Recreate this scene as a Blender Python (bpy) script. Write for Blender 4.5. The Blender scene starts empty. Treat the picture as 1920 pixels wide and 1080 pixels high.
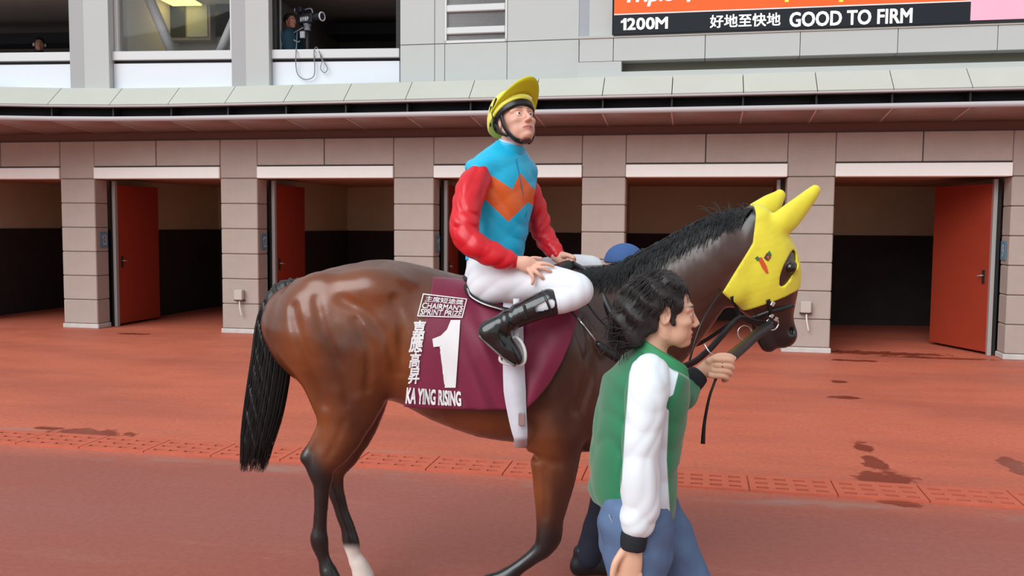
import bpy, bmesh, math, random
import numpy as np
from mathutils import Matrix, Vector

random.seed(7)
rng = np.random.default_rng(11)
sc = bpy.context.scene
COL = sc.collection

# ------------------------------------------------------------------ camera
FPX = 1700.0
PITCH, ROLL, CAMH = math.radians(3.99), math.radians(0.44), 1.85
_c, _s, _cr, _sr = math.cos(PITCH), math.sin(PITCH), math.cos(ROLL), math.sin(ROLL)
FW = np.array([0, _c, -_s]); UP0 = np.array([0, _s, _c]); XA = np.array([1.0, 0, 0])
RT = _cr * XA + _sr * UP0
UPV = -_sr * XA + _cr * UP0
ORG = np.array([0, 0, CAMH])
cam_d = bpy.data.cameras.new('camera')
cam_d.sensor_width = 36.0
cam_d.lens = 36.0 * FPX / 1920.0
cam_d.clip_end = 300
cam = bpy.data.objects.new('camera', cam_d); COL.objects.link(cam)
cam.matrix_world = Matrix(((RT[0], UPV[0], -FW[0], 0), (RT[1], UPV[1], -FW[1], 0),
                           (RT[2], UPV[2], -FW[2], CAMH), (0, 0, 0, 1)))
sc.camera = cam

# ------------------------------------------------------------------ world, sun, exposure
world = bpy.data.worlds.new('overcast_sky'); sc.world = world
world.use_nodes = True
_bg = world.node_tree.nodes['Background']
_bg.inputs[0].default_value = (0.88, 0.96, 1.0, 1)
_bg.inputs[1].default_value = 0.72
sun_d = bpy.data.lights.new('veiled_sun', 'SUN')
sun_d.energy = 2.6; sun_d.angle = math.radians(50); sun_d.color = (0.94, 0.99, 1.0)
sun = bpy.data.objects.new('veiled_sun', sun_d); COL.objects.link(sun)
sun.location = (-6, -6, 12)
sun.rotation_euler = Vector((0.58, 0.68, -0.62)).to_track_quat('-Z', 'Y').to_euler()
sc.view_settings.view_transform = 'Standard'
sc.view_settings.look = 'None'
sc.view_settings.exposure = 0.0
sc.view_settings.gamma = 1.0
sc.view_settings.use_curve_mapping = False


# ------------------------------------------------------------------ layout helpers
def ray(u, v):
    return FW + RT * (u - 960) / FPX + UPV * (540 - v) / FPX

def at(u, v, Y):
    """the point at depth Y that the photograph shows at pixel u, v"""
    d = ray(u, v)
    return ORG + d * (Y / d[1])

def ground(u, v, z=0.0):
    d = ray(u, v)
    return ORG + d * ((z - CAMH) / d[2])

TH = math.radians(-11.4973)
W0 = np.array([-7.484, 15.67])
WT = np.array([math.cos(TH), math.sin(TH)])
WN = np.array([WT[1], -WT[0]])
WALL = Matrix.Translation((W0[0], W0[1], 0)) @ Matrix.Rotation(TH, 4, 'Z')   # local x along wall, local -y towards the yard

def wall_sz(u, v, n):
    d = ray(u, v)
    a = ((W0 - ORG[:2]) @ WN + n) / (d[:2] @ WN)
    P = ORG + a * d
    return float((P[:2] - W0) @ WT), float(P[2])


# ------------------------------------------------------------------ materials
def lin(c):
    c = [x / 255.0 for x in c]
    return tuple(x / 12.92 if x <= 0.04045 else ((x + 0.055) / 1.055) ** 2.4 for x in c) + (1.0,)

MATS = {}
def mat(name, rgb, rough=0.6, spec=0.5, metal=0.0, var=0.0, vscale=8.0, bump=0.0, bscale=60.0, coat=0.0,
        layers=(), ramp=None, sheen=0.0, emit=None, stretch=None, var2=None):
    """layers: (attribute, softness, rgb) painted over where the attribute is above zero"""
    if name in MATS: return MATS[name]
    m = bpy.data.materials.new(name); m.use_nodes = True
    nt = m.node_tree; N = nt.nodes; L = nt.links
    b = N['Principled BSDF']
    b.inputs['Roughness'].default_value = rough
    b.inputs['Specular IOR Level'].default_value = spec
    b.inputs['Metallic'].default_value = metal
    b.inputs['Coat Weight'].default_value = coat
    b.inputs['Coat Roughness'].default_value = 0.25
    b.inputs['Sheen Weight'].default_value = sheen
    col = N.new('ShaderNodeRGB'); col.outputs[0].default_value = lin(rgb)
    out = col.outputs[0]
    tc = N.new('ShaderNodeTexCoord')
    src = tc.outputs['Object']
    if stretch:
        mp = N.new('ShaderNodeMapping'); mp.inputs['Scale'].default_value = stretch
        L.new(src, mp.inputs['Vector']); src = mp.outputs[0]
    for an, soft, c2 in layers:
        a = N.new('ShaderNodeAttribute'); a.attribute_name = an
        mr = N.new('ShaderNodeMapRange'); mr.inputs[1].default_value = -soft; mr.inputs[2].default_value = soft
        mr.interpolation_type = 'SMOOTHSTEP'
        L.new(a.outputs['Fac'], mr.inputs[0])
        mx = N.new('ShaderNodeMix'); mx.data_type = 'RGBA'
        L.new(mr.outputs[0], mx.inputs[0]); L.new(out, mx.inputs[6]); mx.inputs[7].default_value = lin(c2)
        out = mx.outputs[2]
    if var > 0:
        nz = N.new('ShaderNodeTexNoise'); nz.inputs['Scale'].default_value = vscale
        nz.inputs['Detail'].default_value = 6; nz.inputs['Roughness'].default_value = 0.6
        L.new(src, nz.inputs['Vector'])
        mr = N.new('ShaderNodeMapRange'); mr.inputs[1].default_value = 0.3; mr.inputs[2].default_value = 0.7
        mr.inputs[3].default_value = 1 - var; mr.inputs[4].default_value = 1 + var
        L.new(nz.outputs[0], mr.inputs[0])
        vm = N.new('ShaderNodeVectorMath'); vm.operation = 'SCALE'
        L.new(out, vm.inputs[0]); L.new(mr.outputs[0], vm.inputs['Scale'])
        out = vm.outputs[0]
    L.new(out, b.inputs['Base Color'])
    if bump > 0:
        nb = N.new('ShaderNodeTexNoise'); nb.inputs['Scale'].default_value = bscale; nb.inputs['Detail'].default_value = 4
        L.new(src, nb.inputs['Vector'])
        bp = N.new('ShaderNodeBump'); bp.inputs['Strength'].default_value = bump; bp.inputs['Distance'].default_value = 0.01
        L.new(nb.outputs[0], bp.inputs['Height']); L.new(bp.outputs[0], b.inputs['Normal'])
    if emit:
        b.inputs['Emission Color'].default_value = lin(rgb); b.inputs['Emission Strength'].default_value = emit
    MATS[name] = m
    return m


# ------------------------------------------------------------------ object helpers
def tag(o, label=None, cat=None, group=None, kind=None):
    if label: o['label'] = label
    if cat: o['category'] = cat
    if group: o['group'] = group
    if kind: o['kind'] = kind
    return o

def empty(name, loc=(0, 0, 0), label=None, cat=None, group=None, kind=None, matrix=None):
    o = bpy.data.objects.new(name, None); COL.objects.link(o)
    o.empty_display_size = 0.1
    if matrix is not None: o.matrix_world = matrix
    else: o.location = loc
    return tag(o, label, cat, group, kind)

def mesh_obj(name, verts, faces, m, parent=None, smooth=False, attrs=None, matrix=None):
    me = bpy.data.meshes.new(name)
    verts = np.asarray(verts, np.float32)
    fa = np.asarray(faces) if not isinstance(faces, list) or (len(faces) and len(set(map(len, faces))) == 1) else None
    if fa is not None and fa.ndim == 2 and fa.shape[1] in (3, 4):
        k = fa.shape[1]; nf = len(fa)
        me.vertices.add(len(verts)); me.vertices.foreach_set('co', verts.ravel())
        me.loops.add(nf * k); me.loops.foreach_set('vertex_index', fa.astype(np.int32).ravel())
        me.polygons.add(nf); me.polygons.foreach_set('loop_start', np.arange(0, nf * k, k, dtype=np.int32))
        me.update(calc_edges=True)
    else:
        me.from_pydata([tuple(map(float, v)) for v in verts], [], [tuple(map(int, f)) for f in faces])
    me.validate()
    if smooth: me.polygons.foreach_set('use_smooth', np.ones(len(me.polygons), bool))
    if attrs:
        for an, av in attrs.items():
            a = me.attributes.new(an, 'FLOAT', 'POINT'); a.data.foreach_set('value', np.asarray(av, np.float32))
    me.materials.append(m)
    o = bpy.data.objects.new(name, me); COL.objects.link(o)
    if matrix is not None: o.matrix_world = matrix
    if parent is not None: o.parent = parent
    me.update()
    return o

def bm_obj(name, bm, m, parent=None, smooth=False, matrix=None):
    me = bpy.data.meshes.new(name); bm.to_mesh(me); bm.free()
    if smooth: me.polygons.foreach_set('use_smooth', np.ones(len(me.polygons), bool))
    me.materials.append(m)
    o = bpy.data.objects.new(name, me); COL.objects.link(o)
    if matrix is not None: o.matrix_world = matrix
    if parent is not None: o.parent = parent
    return o

def box_bm(bm, lo, hi, bev=0.0):
    r = bmesh.ops.create_cube(bm, size=1.0)
    vs = r['verts']
    for v in vs:
        v.co = Vector([lo[i] + (hi[i] - lo[i]) * (v.co[i] + 0.5) for i in range(3)])
    if bev > 0:
        es = list({e for v in vs for e in v.link_edges})
        bmesh.ops.bevel(bm, geom=es, offset=bev, segments=1, affect='EDGES')

def box(name, lo, hi, m, parent=None, bev=0.0, matrix=None):
    """box with its origin at the centre of its base"""
    lo = np.array(lo, float); hi = np.array(hi, float)
    lo, hi = np.minimum(lo, hi), np.maximum(lo, hi)
    c = Vector(((lo[0] + hi[0]) / 2, (lo[1] + hi[1]) / 2, lo[2]))
    bm = bmesh.new(); box_bm(bm, lo - np.array(c), hi - np.array(c), bev)
    o = bm_obj(name, bm, m, parent)
    o.matrix_local = (matrix if matrix is not None else Matrix.Identity(4)) @ Matrix.Translation(c)
    return o

def wbox(name, s0, s1, n0, n1, z0, z1, m, parent, bev=0.0):
    """box in the wall's own frame: s along the wall, n out into the yard"""
    return box(name, (s0, -n1, z0), (s1, -n0, z1), m, parent, bev)

def tube_mesh(pts, rad, seg=8, flat=None):
    """swept tube; rad scalar or list; flat=(half width, half thickness, normal) makes a strap"""
    pts = np.asarray(pts, float); n = len(pts)
    if np.isscalar(rad): rad = [rad] * n
    T = np.gradient(pts, axis=0); T /= np.linalg.norm(T, axis=1)[:, None] + 1e-12
    V = []; up = np.array([0, 0, 1.0]) if flat is None else np.array(flat[2], float)
    if flat is None and abs(T[0] @ up) > 0.9: up = np.array([0, 1.0, 0])
    for i in range(n):
        a = np.cross(T[i], up); a /= np.linalg.norm(a) + 1e-9
        b = np.cross(a, T[i])
        if flat is None: up = b
        for k in range(seg):
            t = 2 * math.pi * k / seg
            if flat is None: V.append(pts[i] + rad[i] * (math.cos(t) * a + math.sin(t) * b))
            else:
                sg = lambda q: math.copysign(abs(q) ** 0.35, q)
                V.append(pts[i] + rad[i] * (flat[0] * sg(math.cos(t)) * a + flat[1] * sg(math.sin(t)) * b))
    Fq = []
    for i in range(n - 1):
        for k in range(seg):
            Fq.append((i * seg + k, i * seg + (k + 1) % seg, (i + 1) * seg + (k + 1) % seg, (i + 1) * seg + k))
    Fq.append(tuple(range(seg - 1, -1, -1))); Fq.append(tuple((n - 1) * seg + k for k in range(seg)))
    return V, Fq

def spline(pts, n):
    """Catmull-Rom through rows of pts, n samples per span"""
    P = np.asarray(pts, float)
    if len(P) == 2:
        t = np.linspace(0, 1, n + 1)[:, None]; return P[0] * (1 - t) + P[1] * t
    Q = np.vstack([2 * P[0] - P[1], P, 2 * P[-1] - P[-2]]); out = []
    for i in range(1, len(Q) - 2):
        for k in range(n):
            t = k / n; a, b, c, d = Q[i - 1:i + 3]
            out.append(0.5 * (2 * b + (c - a) * t + (2 * a - 5 * b + 4 * c - d) * t * t + (3 * b - a - 3 * c + d) * t ** 3))
    out.append(P[-1])
    return np.array(out)

def tube(name, pts, rad, m, parent=None, seg=8, flat=None, n=6, matrix=None):
    S = spline(pts, n)
    r = rad if np.isscalar(rad) else np.interp(np.linspace(0, 1, len(S)), np.linspace(0, 1, len(rad)), rad)
    V, Fq = tube_mesh(S, r, seg, flat)
    return mesh_obj(name, V, Fq, m, parent, smooth=True, matrix=matrix)

def glyph_mesh(s, shear=0.0):
    c = bpy.data.curves.new('t', 'FONT'); c.body = s; c.shear = shear; c.resolution_u = 3
    o = bpy.data.objects.new('t', c); COL.objects.link(o)
    bpy.context.view_layer.update()
    me = o.to_mesh(); bm = bmesh.new(); bm.from_mesh(me); o.to_mesh_clear()
    bpy.data.objects.remove(o); bpy.data.curves.remove(c)
    return bm

def text_mesh(s, bold=0.0, shear=0.0):
    """flat lettering; heavier strokes come from close repeats of each outline"""
    V, F_ = [], []
    def take(bm, dx, dy):
        o = len(V)
        for i, v in enumerate(bm.verts): v.index = i; V.append((v.co.x + dx, v.co.y + dy))
        for f in bm.faces: F_.append([o + v.index for v in f.verts])
    if '1' in s:
        x = 0.0
        for ch in s:
            if ch == '1':
                bm = bmesh.new(); bm.faces.new([bm.verts.new((a, b, 0)) for a, b in ((.17, 0), (.28, 0), (.28, .69), (.19, .69), (.13, .59), (.02, .53), (.02, .44), (.17, .50))])
            else: bm = glyph_mesh(ch)
            take(bm, x - min(v.co.x for v in bm.verts), 0); x = max(v[0] for v in V) + .085; bm.free()
    else:
        bm = glyph_mesh(s, shear); take(bm, 0, 0); bm.free()
    out = bmesh.new()
    for dx, dy in (((.8, .6), (-.8, .6), (.8, -.6), (-.8, -.6), (0, 0)) if bold > 0 else ((0, 0),)):
        vs = [out.verts.new((p[0] + dx * bold, p[1] + dy * bold, 0)) for p in V]
        for f in F_:
            try: out.faces.new([vs[i] for i in f])
            except ValueError: pass
    return out

def text_fit(s, w, h, bold=0.0, shear=0.0, subdiv=0.0):
    """text scaled to a w x h box with its lower left corner at the origin, in the local xy plane"""
    bm = text_mesh(s, bold, shear)
    xs = [v.co.x for v in bm.verts]; ys = [v.co.y for v in bm.verts]
    x0, x1, y0, y1 = min(xs), max(xs), min(ys), max(ys)
    for v in bm.verts:
        v.co.x = (v.co.x - x0) / (x1 - x0) * w; v.co.y = (v.co.y - y0) / (y1 - y0) * h
    if subdiv > 0:
        bmesh.ops.triangulate(bm, faces=bm.faces[:])
        for _ in range(6):
            es = [e for e in bm.edges if e.calc_length() > subdiv]
            if not es: break
            bmesh.ops.subdivide_edges(bm, edges=es, cuts=1, use_grid_fill=False)
            bmesh.ops.triangulate(bm, faces=[f for f in bm.faces if len(f.verts) > 3])
    return bm


# ------------------------------------------------------------------ signed distance modelling
def smin(a, b, k):
    if k <= 0: return np.minimum(a, b)
    h = np.maximum(k - np.abs(a - b), 0) / k
    return np.minimum(a, b) - h * h * k * 0.25

class Grid:
    def __init__(s, lo, hi, h):
        s.lo = np.array(lo, float); s.h = h
        s.n = np.ceil((np.array(hi, float) - s.lo) / h).astype(int) + 1
        s.d = np.full(s.n, 1.0, np.float32)
        s.ax = [(s.lo[i] + h * np.arange(s.n[i])).astype(np.float32) for i in range(3)]
    def win(s, lo, hi):
        a = np.clip(np.floor((np.asarray(lo) - s.lo) / s.h).astype(int), 0, s.n)
        b = np.clip(np.ceil((np.asarray(hi) - s.lo) / s.h).astype(int) + 1, 0, s.n)
        if np.any(b <= a): return None, None
        sl = tuple(slice(a[i], b[i]) for i in range(3))
        return sl, (s.ax[0][sl[0]][:, None, None], s.ax[1][sl[1]][None, :, None], s.ax[2][sl[2]][None, None, :])
    def op(s, f, lo, hi, k, mode):
        pad = k + 3 * s.h
        sl, P = s.win(np.asarray(lo) - pad, np.asarray(hi) + pad)
        if sl is None: return
        d = f(*P)
        if mode == 'add': s.d[sl] = smin(s.d[sl], d, k)
        else: s.d[sl] = -smin(-s.d[sl], d, k)
    def ell(s, c, r, k=0.02, R=None, mode='add'):
        c = np.asarray(c, float); r = np.asarray(r, float) * np.ones(3)
        R = np.eye(3) if R is None else np.asarray(R, float)       # rows are the ellipsoid's own axes
        ext = np.sqrt(((R * r[:, None]) ** 2).sum(0))
        def f(x, y, z):
            x, y, z = x - c[0], y - c[1], z - c[2]
            q = [x * R[i, 0] + y * R[i, 1] + z * R[i, 2] for i in range(3)]
            k0 = np.sqrt(sum((q[i] / r[i]) ** 2 for i in range(3)))
            k1 = np.sqrt(sum((q[i] / r[i] ** 2) ** 2 for i in range(3))) + 1e-6
            return np.maximum(k0 * (k0 - 1) / k1, -r.min())
        s.op(f, c - ext, c + ext, k, mode)
    def chain(s, st, k=0.02, A=None, B=None, n=5, mode='add', own=None):
        """st rows: x y z a b; A (direction of a) a vector, or one per station; B the lateral direction"""
        st = np.asarray(st, float)
        if st.shape[1] == 4: st = np.hstack([st, st[:, 3:4]])
        if A is not None and np.ndim(A) == 2: st = np.hstack([st, A])
        S = spline(st, n) if len(st) > 2 else spline(st, 1)
        S[:, 3:5] = np.maximum(S[:, 3:5], 0.001)
        tgt = s
        if own is None and k > 0:            # keep blending between neighbours of one chain crisp: build it apart, then blend once
            lo = (S[:, :3] - S[:, 3:5].max(1)[:, None]).min(0) - k - 4 * s.h
            hi = (S[:, :3] + S[:, 3:5].max(1)[:, None]).max(0) + k + 4 * s.h
            sl, P = s.win(lo, hi)
            if sl is None: return
            tgt = Grid.__new__(Grid); tgt.h = s.h; tgt.lo = np.array([s.ax[i][sl[i]][0] for i in range(3)])
            tgt.n = np.array([sl[i].stop - sl[i].start for i in range(3)]); tgt.ax = [s.ax[i][sl[i]] for i in range(3)]
            tgt.d = np.full(tgt.n, 1.0, np.float32)
        for i in range(len(S) - 1):
            C0, C1 = S[i, :3], S[i + 1, :3]
            D = C1 - C0
            if np.linalg.norm(D) < 1e-6: continue
            b = np.array([0, 1.0, 0]) if B is None else np.asarray(B, float)
            if A is None:
                T = D / np.linalg.norm(D)
                if abs(T @ b) > 0.92: b = np.array([1.0, 0, 0])
                a = np.cross(T, b); a /= np.linalg.norm(a)
                bb = np.cross(a, T)
            else:
                a = (np.asarray(A, float) if np.ndim(A) == 1 else (S[i, 5:8] + S[i + 1, 5:8]) / 2)
                a = a / np.linalg.norm(a); bb = b - (b @ a) * a; bb /= np.linalg.norm(bb)
            W = np.cross(a, bb); dw = D @ W
            if abs(dw) < 1e-6: continue
            a0, a1, b0, b1 = S[i, 3], S[i + 1, 3], S[i, 4], S[i + 1, 4]
            r = max(a0, a1, b0, b1); lo = np.minimum(C0, C1) - r; hi = np.maximum(C0, C1) + r
            e = min(a0, b0, a1, b1)
            def f(x, y, z):
                x, y, z = x - C0[0], y - C0[1], z - C0[2]
                t = np.clip((x * W[0] + y * W[1] + z * W[2]) / dw, 0, 1)
                x, y, z = x - t * D[0], y - t * D[1], z - t * D[2]
                ra = a0 + (a1 - a0) * t; rb = b0 + (b1 - b0) * t
                u = (x * a[0] + y * a[1] + z * a[2]); v = (x * bb[0] + y * bb[1] + z * bb[2]); w = (x * W[0] + y * W[1] + z * W[2]) / e
                k0 = np.sqrt((u / ra) ** 2 + (v / rb) ** 2 + w * w)
                k1 = np.sqrt((u / ra ** 2) ** 2 + (v / rb ** 2) ** 2 + (w / e) ** 2) + 1e-6
                return np.maximum(k0 * (k0 - 1) / k1, -e)
            tgt.op(f, lo, hi, 0, 'add')
        if tgt is not s:
            if mode == 'add': s.d[sl] = smin(s.d[sl], tgt.d, k)
            else: s.d[sl] = -smin(-s.d[sl], tgt.d, k)
    def plane(s, p, nrm, k=0.004):
        """remove everything on the side the normal points to"""
        p = np.asarray(p, float); q = np.asarray(nrm, float); q = q / np.linalg.norm(q)
        X = s.ax[0][:, None, None]; Y = s.ax[1][None, :, None]; Z = s.ax[2][None, None, :]
        d = -((X - p[0]) * q[0] + (Y - p[1]) * q[1] + (Z - p[2]) * q[2])
        s.d = -smin(-s.d, d.astype(np.float32), k)
    def func(s, f):
        X = s.ax[0][:, None, None]; Y = s.ax[1][None, :, None]; Z = s.ax[2][None, None, :]
        s.d = f(s.d, X, Y, Z).astype(np.float32)
    def sample(s, P):
        P = np.asarray(P, float); q = (P - s.lo) / s.h
        q = np.clip(q, 0, s.n - 1.001); i = q.astype(int); f = q - i; out = 0
        for dx in (0, 1):
            for dy in (0, 1):
                for dz in (0, 1):
                    w = (f[..., 0] if dx else 1 - f[..., 0]) * (f[..., 1] if dy else 1 - f[..., 1]) * (f[..., 2] if dz else 1 - f[..., 2])
                    out = out + w * s.d[i[..., 0] + dx, i[..., 1] + dy, i[..., 2] + dz]
        return out
    def nets(s, relax=1):
        d = s.d; neg = d < 0; nx, ny, nz = s.n
        c = np.zeros((nx - 1, ny - 1, nz - 1), np.int8)
        for dx in (0, 1):
            for dy in (0, 1):
                for dz in (0, 1): c += neg[dx:nx - 1 + dx, dy:ny - 1 + dy, dz:nz - 1 + dz]
        act = (c > 0) & (c < 8)
        I = np.argwhere(act); idx = np.full(act.shape, -1, np.int32); idx[act] = np.arange(len(I))
        cor = [(x, y, z) for x in (0, 1) for y in (0, 1) for z in (0, 1)]
        val = np.stack([d[I[:, 0] + a, I[:, 1] + b, I[:, 2] + e] for a, b, e in cor], 1).astype(float)
        acc = np.zeros((len(I), 3)); cnt = np.zeros(len(I)); ca = np.array(cor, float)
        for i in range(8):
            for j in range(i + 1, 8):
                if np.abs(ca[i] - ca[j]).sum() != 1: continue
                m = (val[:, i] < 0) != (val[:, j] < 0)
                t = val[m, i] / (val[m, i] - val[m, j])
                acc[m] += ca[i] + t[:, None] * (ca[j] - ca[i]); cnt[m] += 1
        V = s.lo + s.h * (I + acc / cnt[:, None])
        Fs = []
        for ax in range(3):
            n1 = [nx, ny, nz]; n1[ax] -= 1
            o1, o2 = (ax + 1) % 3, (ax + 2) % 3
            sl0 = [slice(None)] * 3; sl1 = [slice(None)] * 3
            sl0[ax] = slice(0, -1); sl1[ax] = slice(1, None)
            for q in (sl0, sl1): q[o1] = slice(1, -1); q[o2] = slice(1, -1)
            a, b = neg[tuple(sl0)], neg[tuple(sl1)]
            E_ = np.argwhere(a != b)
            if len(E_) == 0: continue
            fl = a[tuple(E_.T)]
            base = E_.copy(); base[:, o1] += 1; base[:, o2] += 1
            def cell(p, q):
                t = base.copy(); t[:, o1] -= p; t[:, o2] -= q
                return idx[tuple(t.T)]
            Q = np.stack([cell(1, 1), cell(0, 1), cell(0, 0), cell(1, 0)], 1)
            Q[~fl] = Q[~fl][:, ::-1]
            Fs.append(Q)
        Fq = np.vstack(Fs)
        for _ in range(relax):
            S_ = np.zeros_like(V); c_ = np.zeros(len(V))
            for a, b in ((0, 1), (1, 2), (2, 3), (3, 0)):
                np.add.at(S_, Fq[:, a], V[Fq[:, b]]); np.add.at(S_, Fq[:, b], V[Fq[:, a]])
                np.add.at(c_, Fq[:, a], 1); np.add.at(c_, Fq[:, b], 1)
            V = V * 0.5 + 0.5 * S_ / np.maximum(c_, 1)[:, None]
        return V, Fq

def join_meshes(parts):
    V = []; Fq = []; o = 0
    for v, f in parts:
        V.append(np.asarray(v)); Fq.append(np.asarray(f) + o); o += len(v)
    return np.vstack(V), np.vstack(Fq)

def wob(X, Y, Z, f, seed=0):
    """cheap smooth noise, about -1..1"""
    r = np.random.default_rng(seed); out = 0
    for i in range(4):
        k = r.normal(size=3); k = k / np.linalg.norm(k) * f * (0.7 + 0.5 * i); p = r.uniform(0, 6.28)
        out = out + np.sin(k[0] * X + k[1] * Y + k[2] * Z + p) / (1 + 0.4 * i)
    return out / 2.0

# ================================================================== THE SETTING
M_STONE = mat('cast_stone', (173, 158, 149), 0.85, 0.25, var=0.06, vscale=3, bump=0.15, bscale=140)
M_JOINT = mat('joint_grey', (92, 80, 76), 0.9, 0.2)  # dark grey core that shows in the joints between blocks
M_WHITE = mat('white_enamel', (246, 244, 240), 0.5, 0.4, var=0.02)
M_PLINTH = mat('pale_plinth', (196, 190, 186), 0.6, 0.4, var=0.1, vscale=5)
M_DOOR = mat('oxide_red_door', (156, 56, 36), 0.55, 0.35, var=0.05, vscale=2)
M_STEEL = mat('door_steel', (178, 178, 176), 0.4, 0.5, metal=0.3)
M_DARKMETAL = mat('dark_metal', (38, 37, 38), 0.5, 0.4)
M_TAN = mat('stall_tan_paint', (204, 190, 160), 0.8, 0.2, var=0.05, vscale=2)
M_RUBBER = mat('stall_black_rubber', (58, 52, 52), 0.85, 0.2, var=0.15, vscale=3)
M_CEILBROWN = mat('stall_ceiling_brown', (188, 152, 132), 0.85, 0.2)
M_SOFFIT = mat('soffit_brown', (146, 126, 120), 0.6, 0.35, var=0.04)
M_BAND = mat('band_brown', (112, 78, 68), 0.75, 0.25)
M_SEAM = mat('pale_seam', (222, 206, 198), 0.7, 0.3)
M_LEDGE = mat('cream_cladding', (192, 192, 182), 0.55, 0.4, var=0.03, vscale=1.5)
M_GUTTER = mat('gutter_black', (40, 40, 44), 0.7, 0.3)
M_STRIP = mat('light_strip', (186, 178, 180), 0.5, 0.4)
M_GREY = mat('grey_cladding', (188, 190, 188), 0.5, 0.4, var=0.02, vscale=1.2)
M_GREY2 = mat('mullion_grey', (168, 167, 168), 0.5, 0.4)
M_SPAN = mat('white_spandrel', (226, 230, 238), 0.45, 0.4)
M_SILL = mat('sill_aluminium', (206, 206, 206), 0.4, 0.5, metal=0.1)
M_ROOMDARK = mat('room_dark', (150, 144, 140), 0.85, 0.2, var=0.08)
M_ROOMLIGHT = mat('room_light', (226, 226, 226), 0.8, 0.2)
M_ROOMGLASS = mat('room_dark_glass', (52, 62, 70), 0.12, 0.6)

# ---- floor: red painted yard, its own frame turned with the wall
def floor_material():
    m = bpy.data.materials.new('red_yard_paint'); m.use_nodes = True
    nt = m.node_tree; N = nt.nodes; L = nt.links; b = N['Principled BSDF']
    tc = N.new('ShaderNodeTexCoord'); obj = tc.outputs['Object']
    def noise(scale, detail=5, st=(1, 1, 1), rough=0.6):
        mp = N.new('ShaderNodeMapping'); mp.inputs['Scale'].default_value = st; L.new(obj, mp.inputs['Vector'])
        n = N.new('ShaderNodeTexNoise'); n.inputs['Scale'].default_value = scale; n.inputs['Detail'].default_value = detail
        n.inputs['Roughness'].default_value = rough
        L.new(mp.outputs[0], n.inputs['Vector']); return n.outputs[0]
    def mrange(v, a, b_, c, d):
        r = N.new('ShaderNodeMapRange'); r.interpolation_type = 'SMOOTHSTEP'
        for i, q in enumerate((a, b_, c, d)): r.inputs[i + 1].default_value = q
        L.new(v, r.inputs[0]); return r.outputs[0]
    def math_(op, a, b_):
        r = N.new('ShaderNodeMath'); r.operation = op
        for i, q in enumerate((a, b_)):
            if isinstance(q, (int, float)): r.inputs[i].default_value = q
            else: L.new(q, r.inputs[i])
        return r.outputs[0]
    def mix(f, a, b_):
        r = N.new('ShaderNodeMix'); r.data_type = 'RGBA'
        L.new(f, r.inputs[0])
        for i, q in ((6, a), (7, b_)):
            if isinstance(q, tuple): r.inputs[i].default_value = q
            else: L.new(q, r.inputs[i])
        return r.outputs[2]
    sep = N.new('ShaderNodeSeparateXYZ'); L.new(obj, sep.inputs[0])
    wig = math_('MULTIPLY', math_('SUBTRACT', noise(0.9, 3), 0.5), 0.5)
    nn = math_('ADD', math_('MULTIPLY', sep.outputs[1], -1.0), wig)      # distance out from the wall
    zone = mrange(nn, 7.2, 7.9, 0, 1)
    c = mix(zone, lin((212, 113, 86)), lin((163, 98, 87)))
    c = mix(mrange(noise(0.55, 4, (0.5, 1.6, 1)), 0.35, 0.7, 0, 0.55), c, lin((166, 88, 72)))
    c = mix(mrange(noise(2.2, 6, (0.35, 1.8, 1)), 0.55, 0.8, 0, 0.5), c, lin((186, 124, 108)))      # worn pale streaks
    c = mix(mrange(noise(9, 5, (0.5, 1.6, 1)), 0.66, 0.78, 0, 0.5), c, lin((190, 150, 136)))
    c = mix(mrange(noise(26, 3), 0.35, 0.65, 0, 0.25), c, lin((138, 70, 56)))
    # pale scum either side of the drain
    for n0, wd in ((6.93, 0.10), (7.62, 0.14)):
        dd = N.new('ShaderNodeMath'); dd.operation = 'ABSOLUTE'; L.new(math_('ADD', math_('MULTIPLY', sep.outputs[1], -1.0), -n0), dd.inputs[0])
        f = math_('MULTIPLY', mrange(dd.outputs[0], 0.0, wd, 1, 0), mrange(noise(1.7, 5, (0.5, 1, 1)), 0.48, 0.62, 0, 0.7))
        c = mix(f, c, lin((158, 128, 118)))
    wet = None
    jag = math_('MULTIPLY', math_('SUBTRACT', noise(5.5, 6), 0.5), 2.4)
    for (u, v, ru, rv) in WET:
        g = WINV @ Vector(ground(u, v))
        vx = N.new('ShaderNodeVectorMath'); vx.operation = 'SUBTRACT'; L.new(obj, vx.inputs[0]); vx.inputs[1].default_value = (g.x, g.y, 0)
        vs = N.new('ShaderNodeVectorMath'); vs.operation = 'MULTIPLY'; L.new(vx.outputs[0], vs.inputs[0]); vs.inputs[1].default_value = (1 / ru, 1 / rv, 0)
        ln = N.new('ShaderNodeVectorMath'); ln.operation = 'LENGTH'; L.new(vs.outputs[0], ln.inputs[0])
        f = mrange(math_('ADD', ln.outputs['Value'], jag), 0.75, 1.05, 1, 0)
        wet = f if wet is None else math_('MAXIMUM', wet, f)
    c = mix(math_('MULTIPLY', wet, 0.75), c, lin((118, 44, 28)))
    L.new(c, b.inputs['Base Color'])
    r = math_('SUBTRACT', mrange(noise(1.3, 4), 0.3, 0.7, 0.5, 0.72), math_('MULTIPLY', wet, 0.32))
    L.new(r, b.inputs['Roughness']); b.inputs['Specular IOR Level'].default_value = 0.35
    bp = N.new('ShaderNodeBump'); bp.inputs['Strength'].default_value = 0.25; bp.inputs['Distance'].default_value = 0.006
    L.new(noise(45, 4), bp.inputs['Height']); L.new(bp.outputs[0], b.inputs['Normal'])
    return m
WINV = WALL.inverted()
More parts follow.
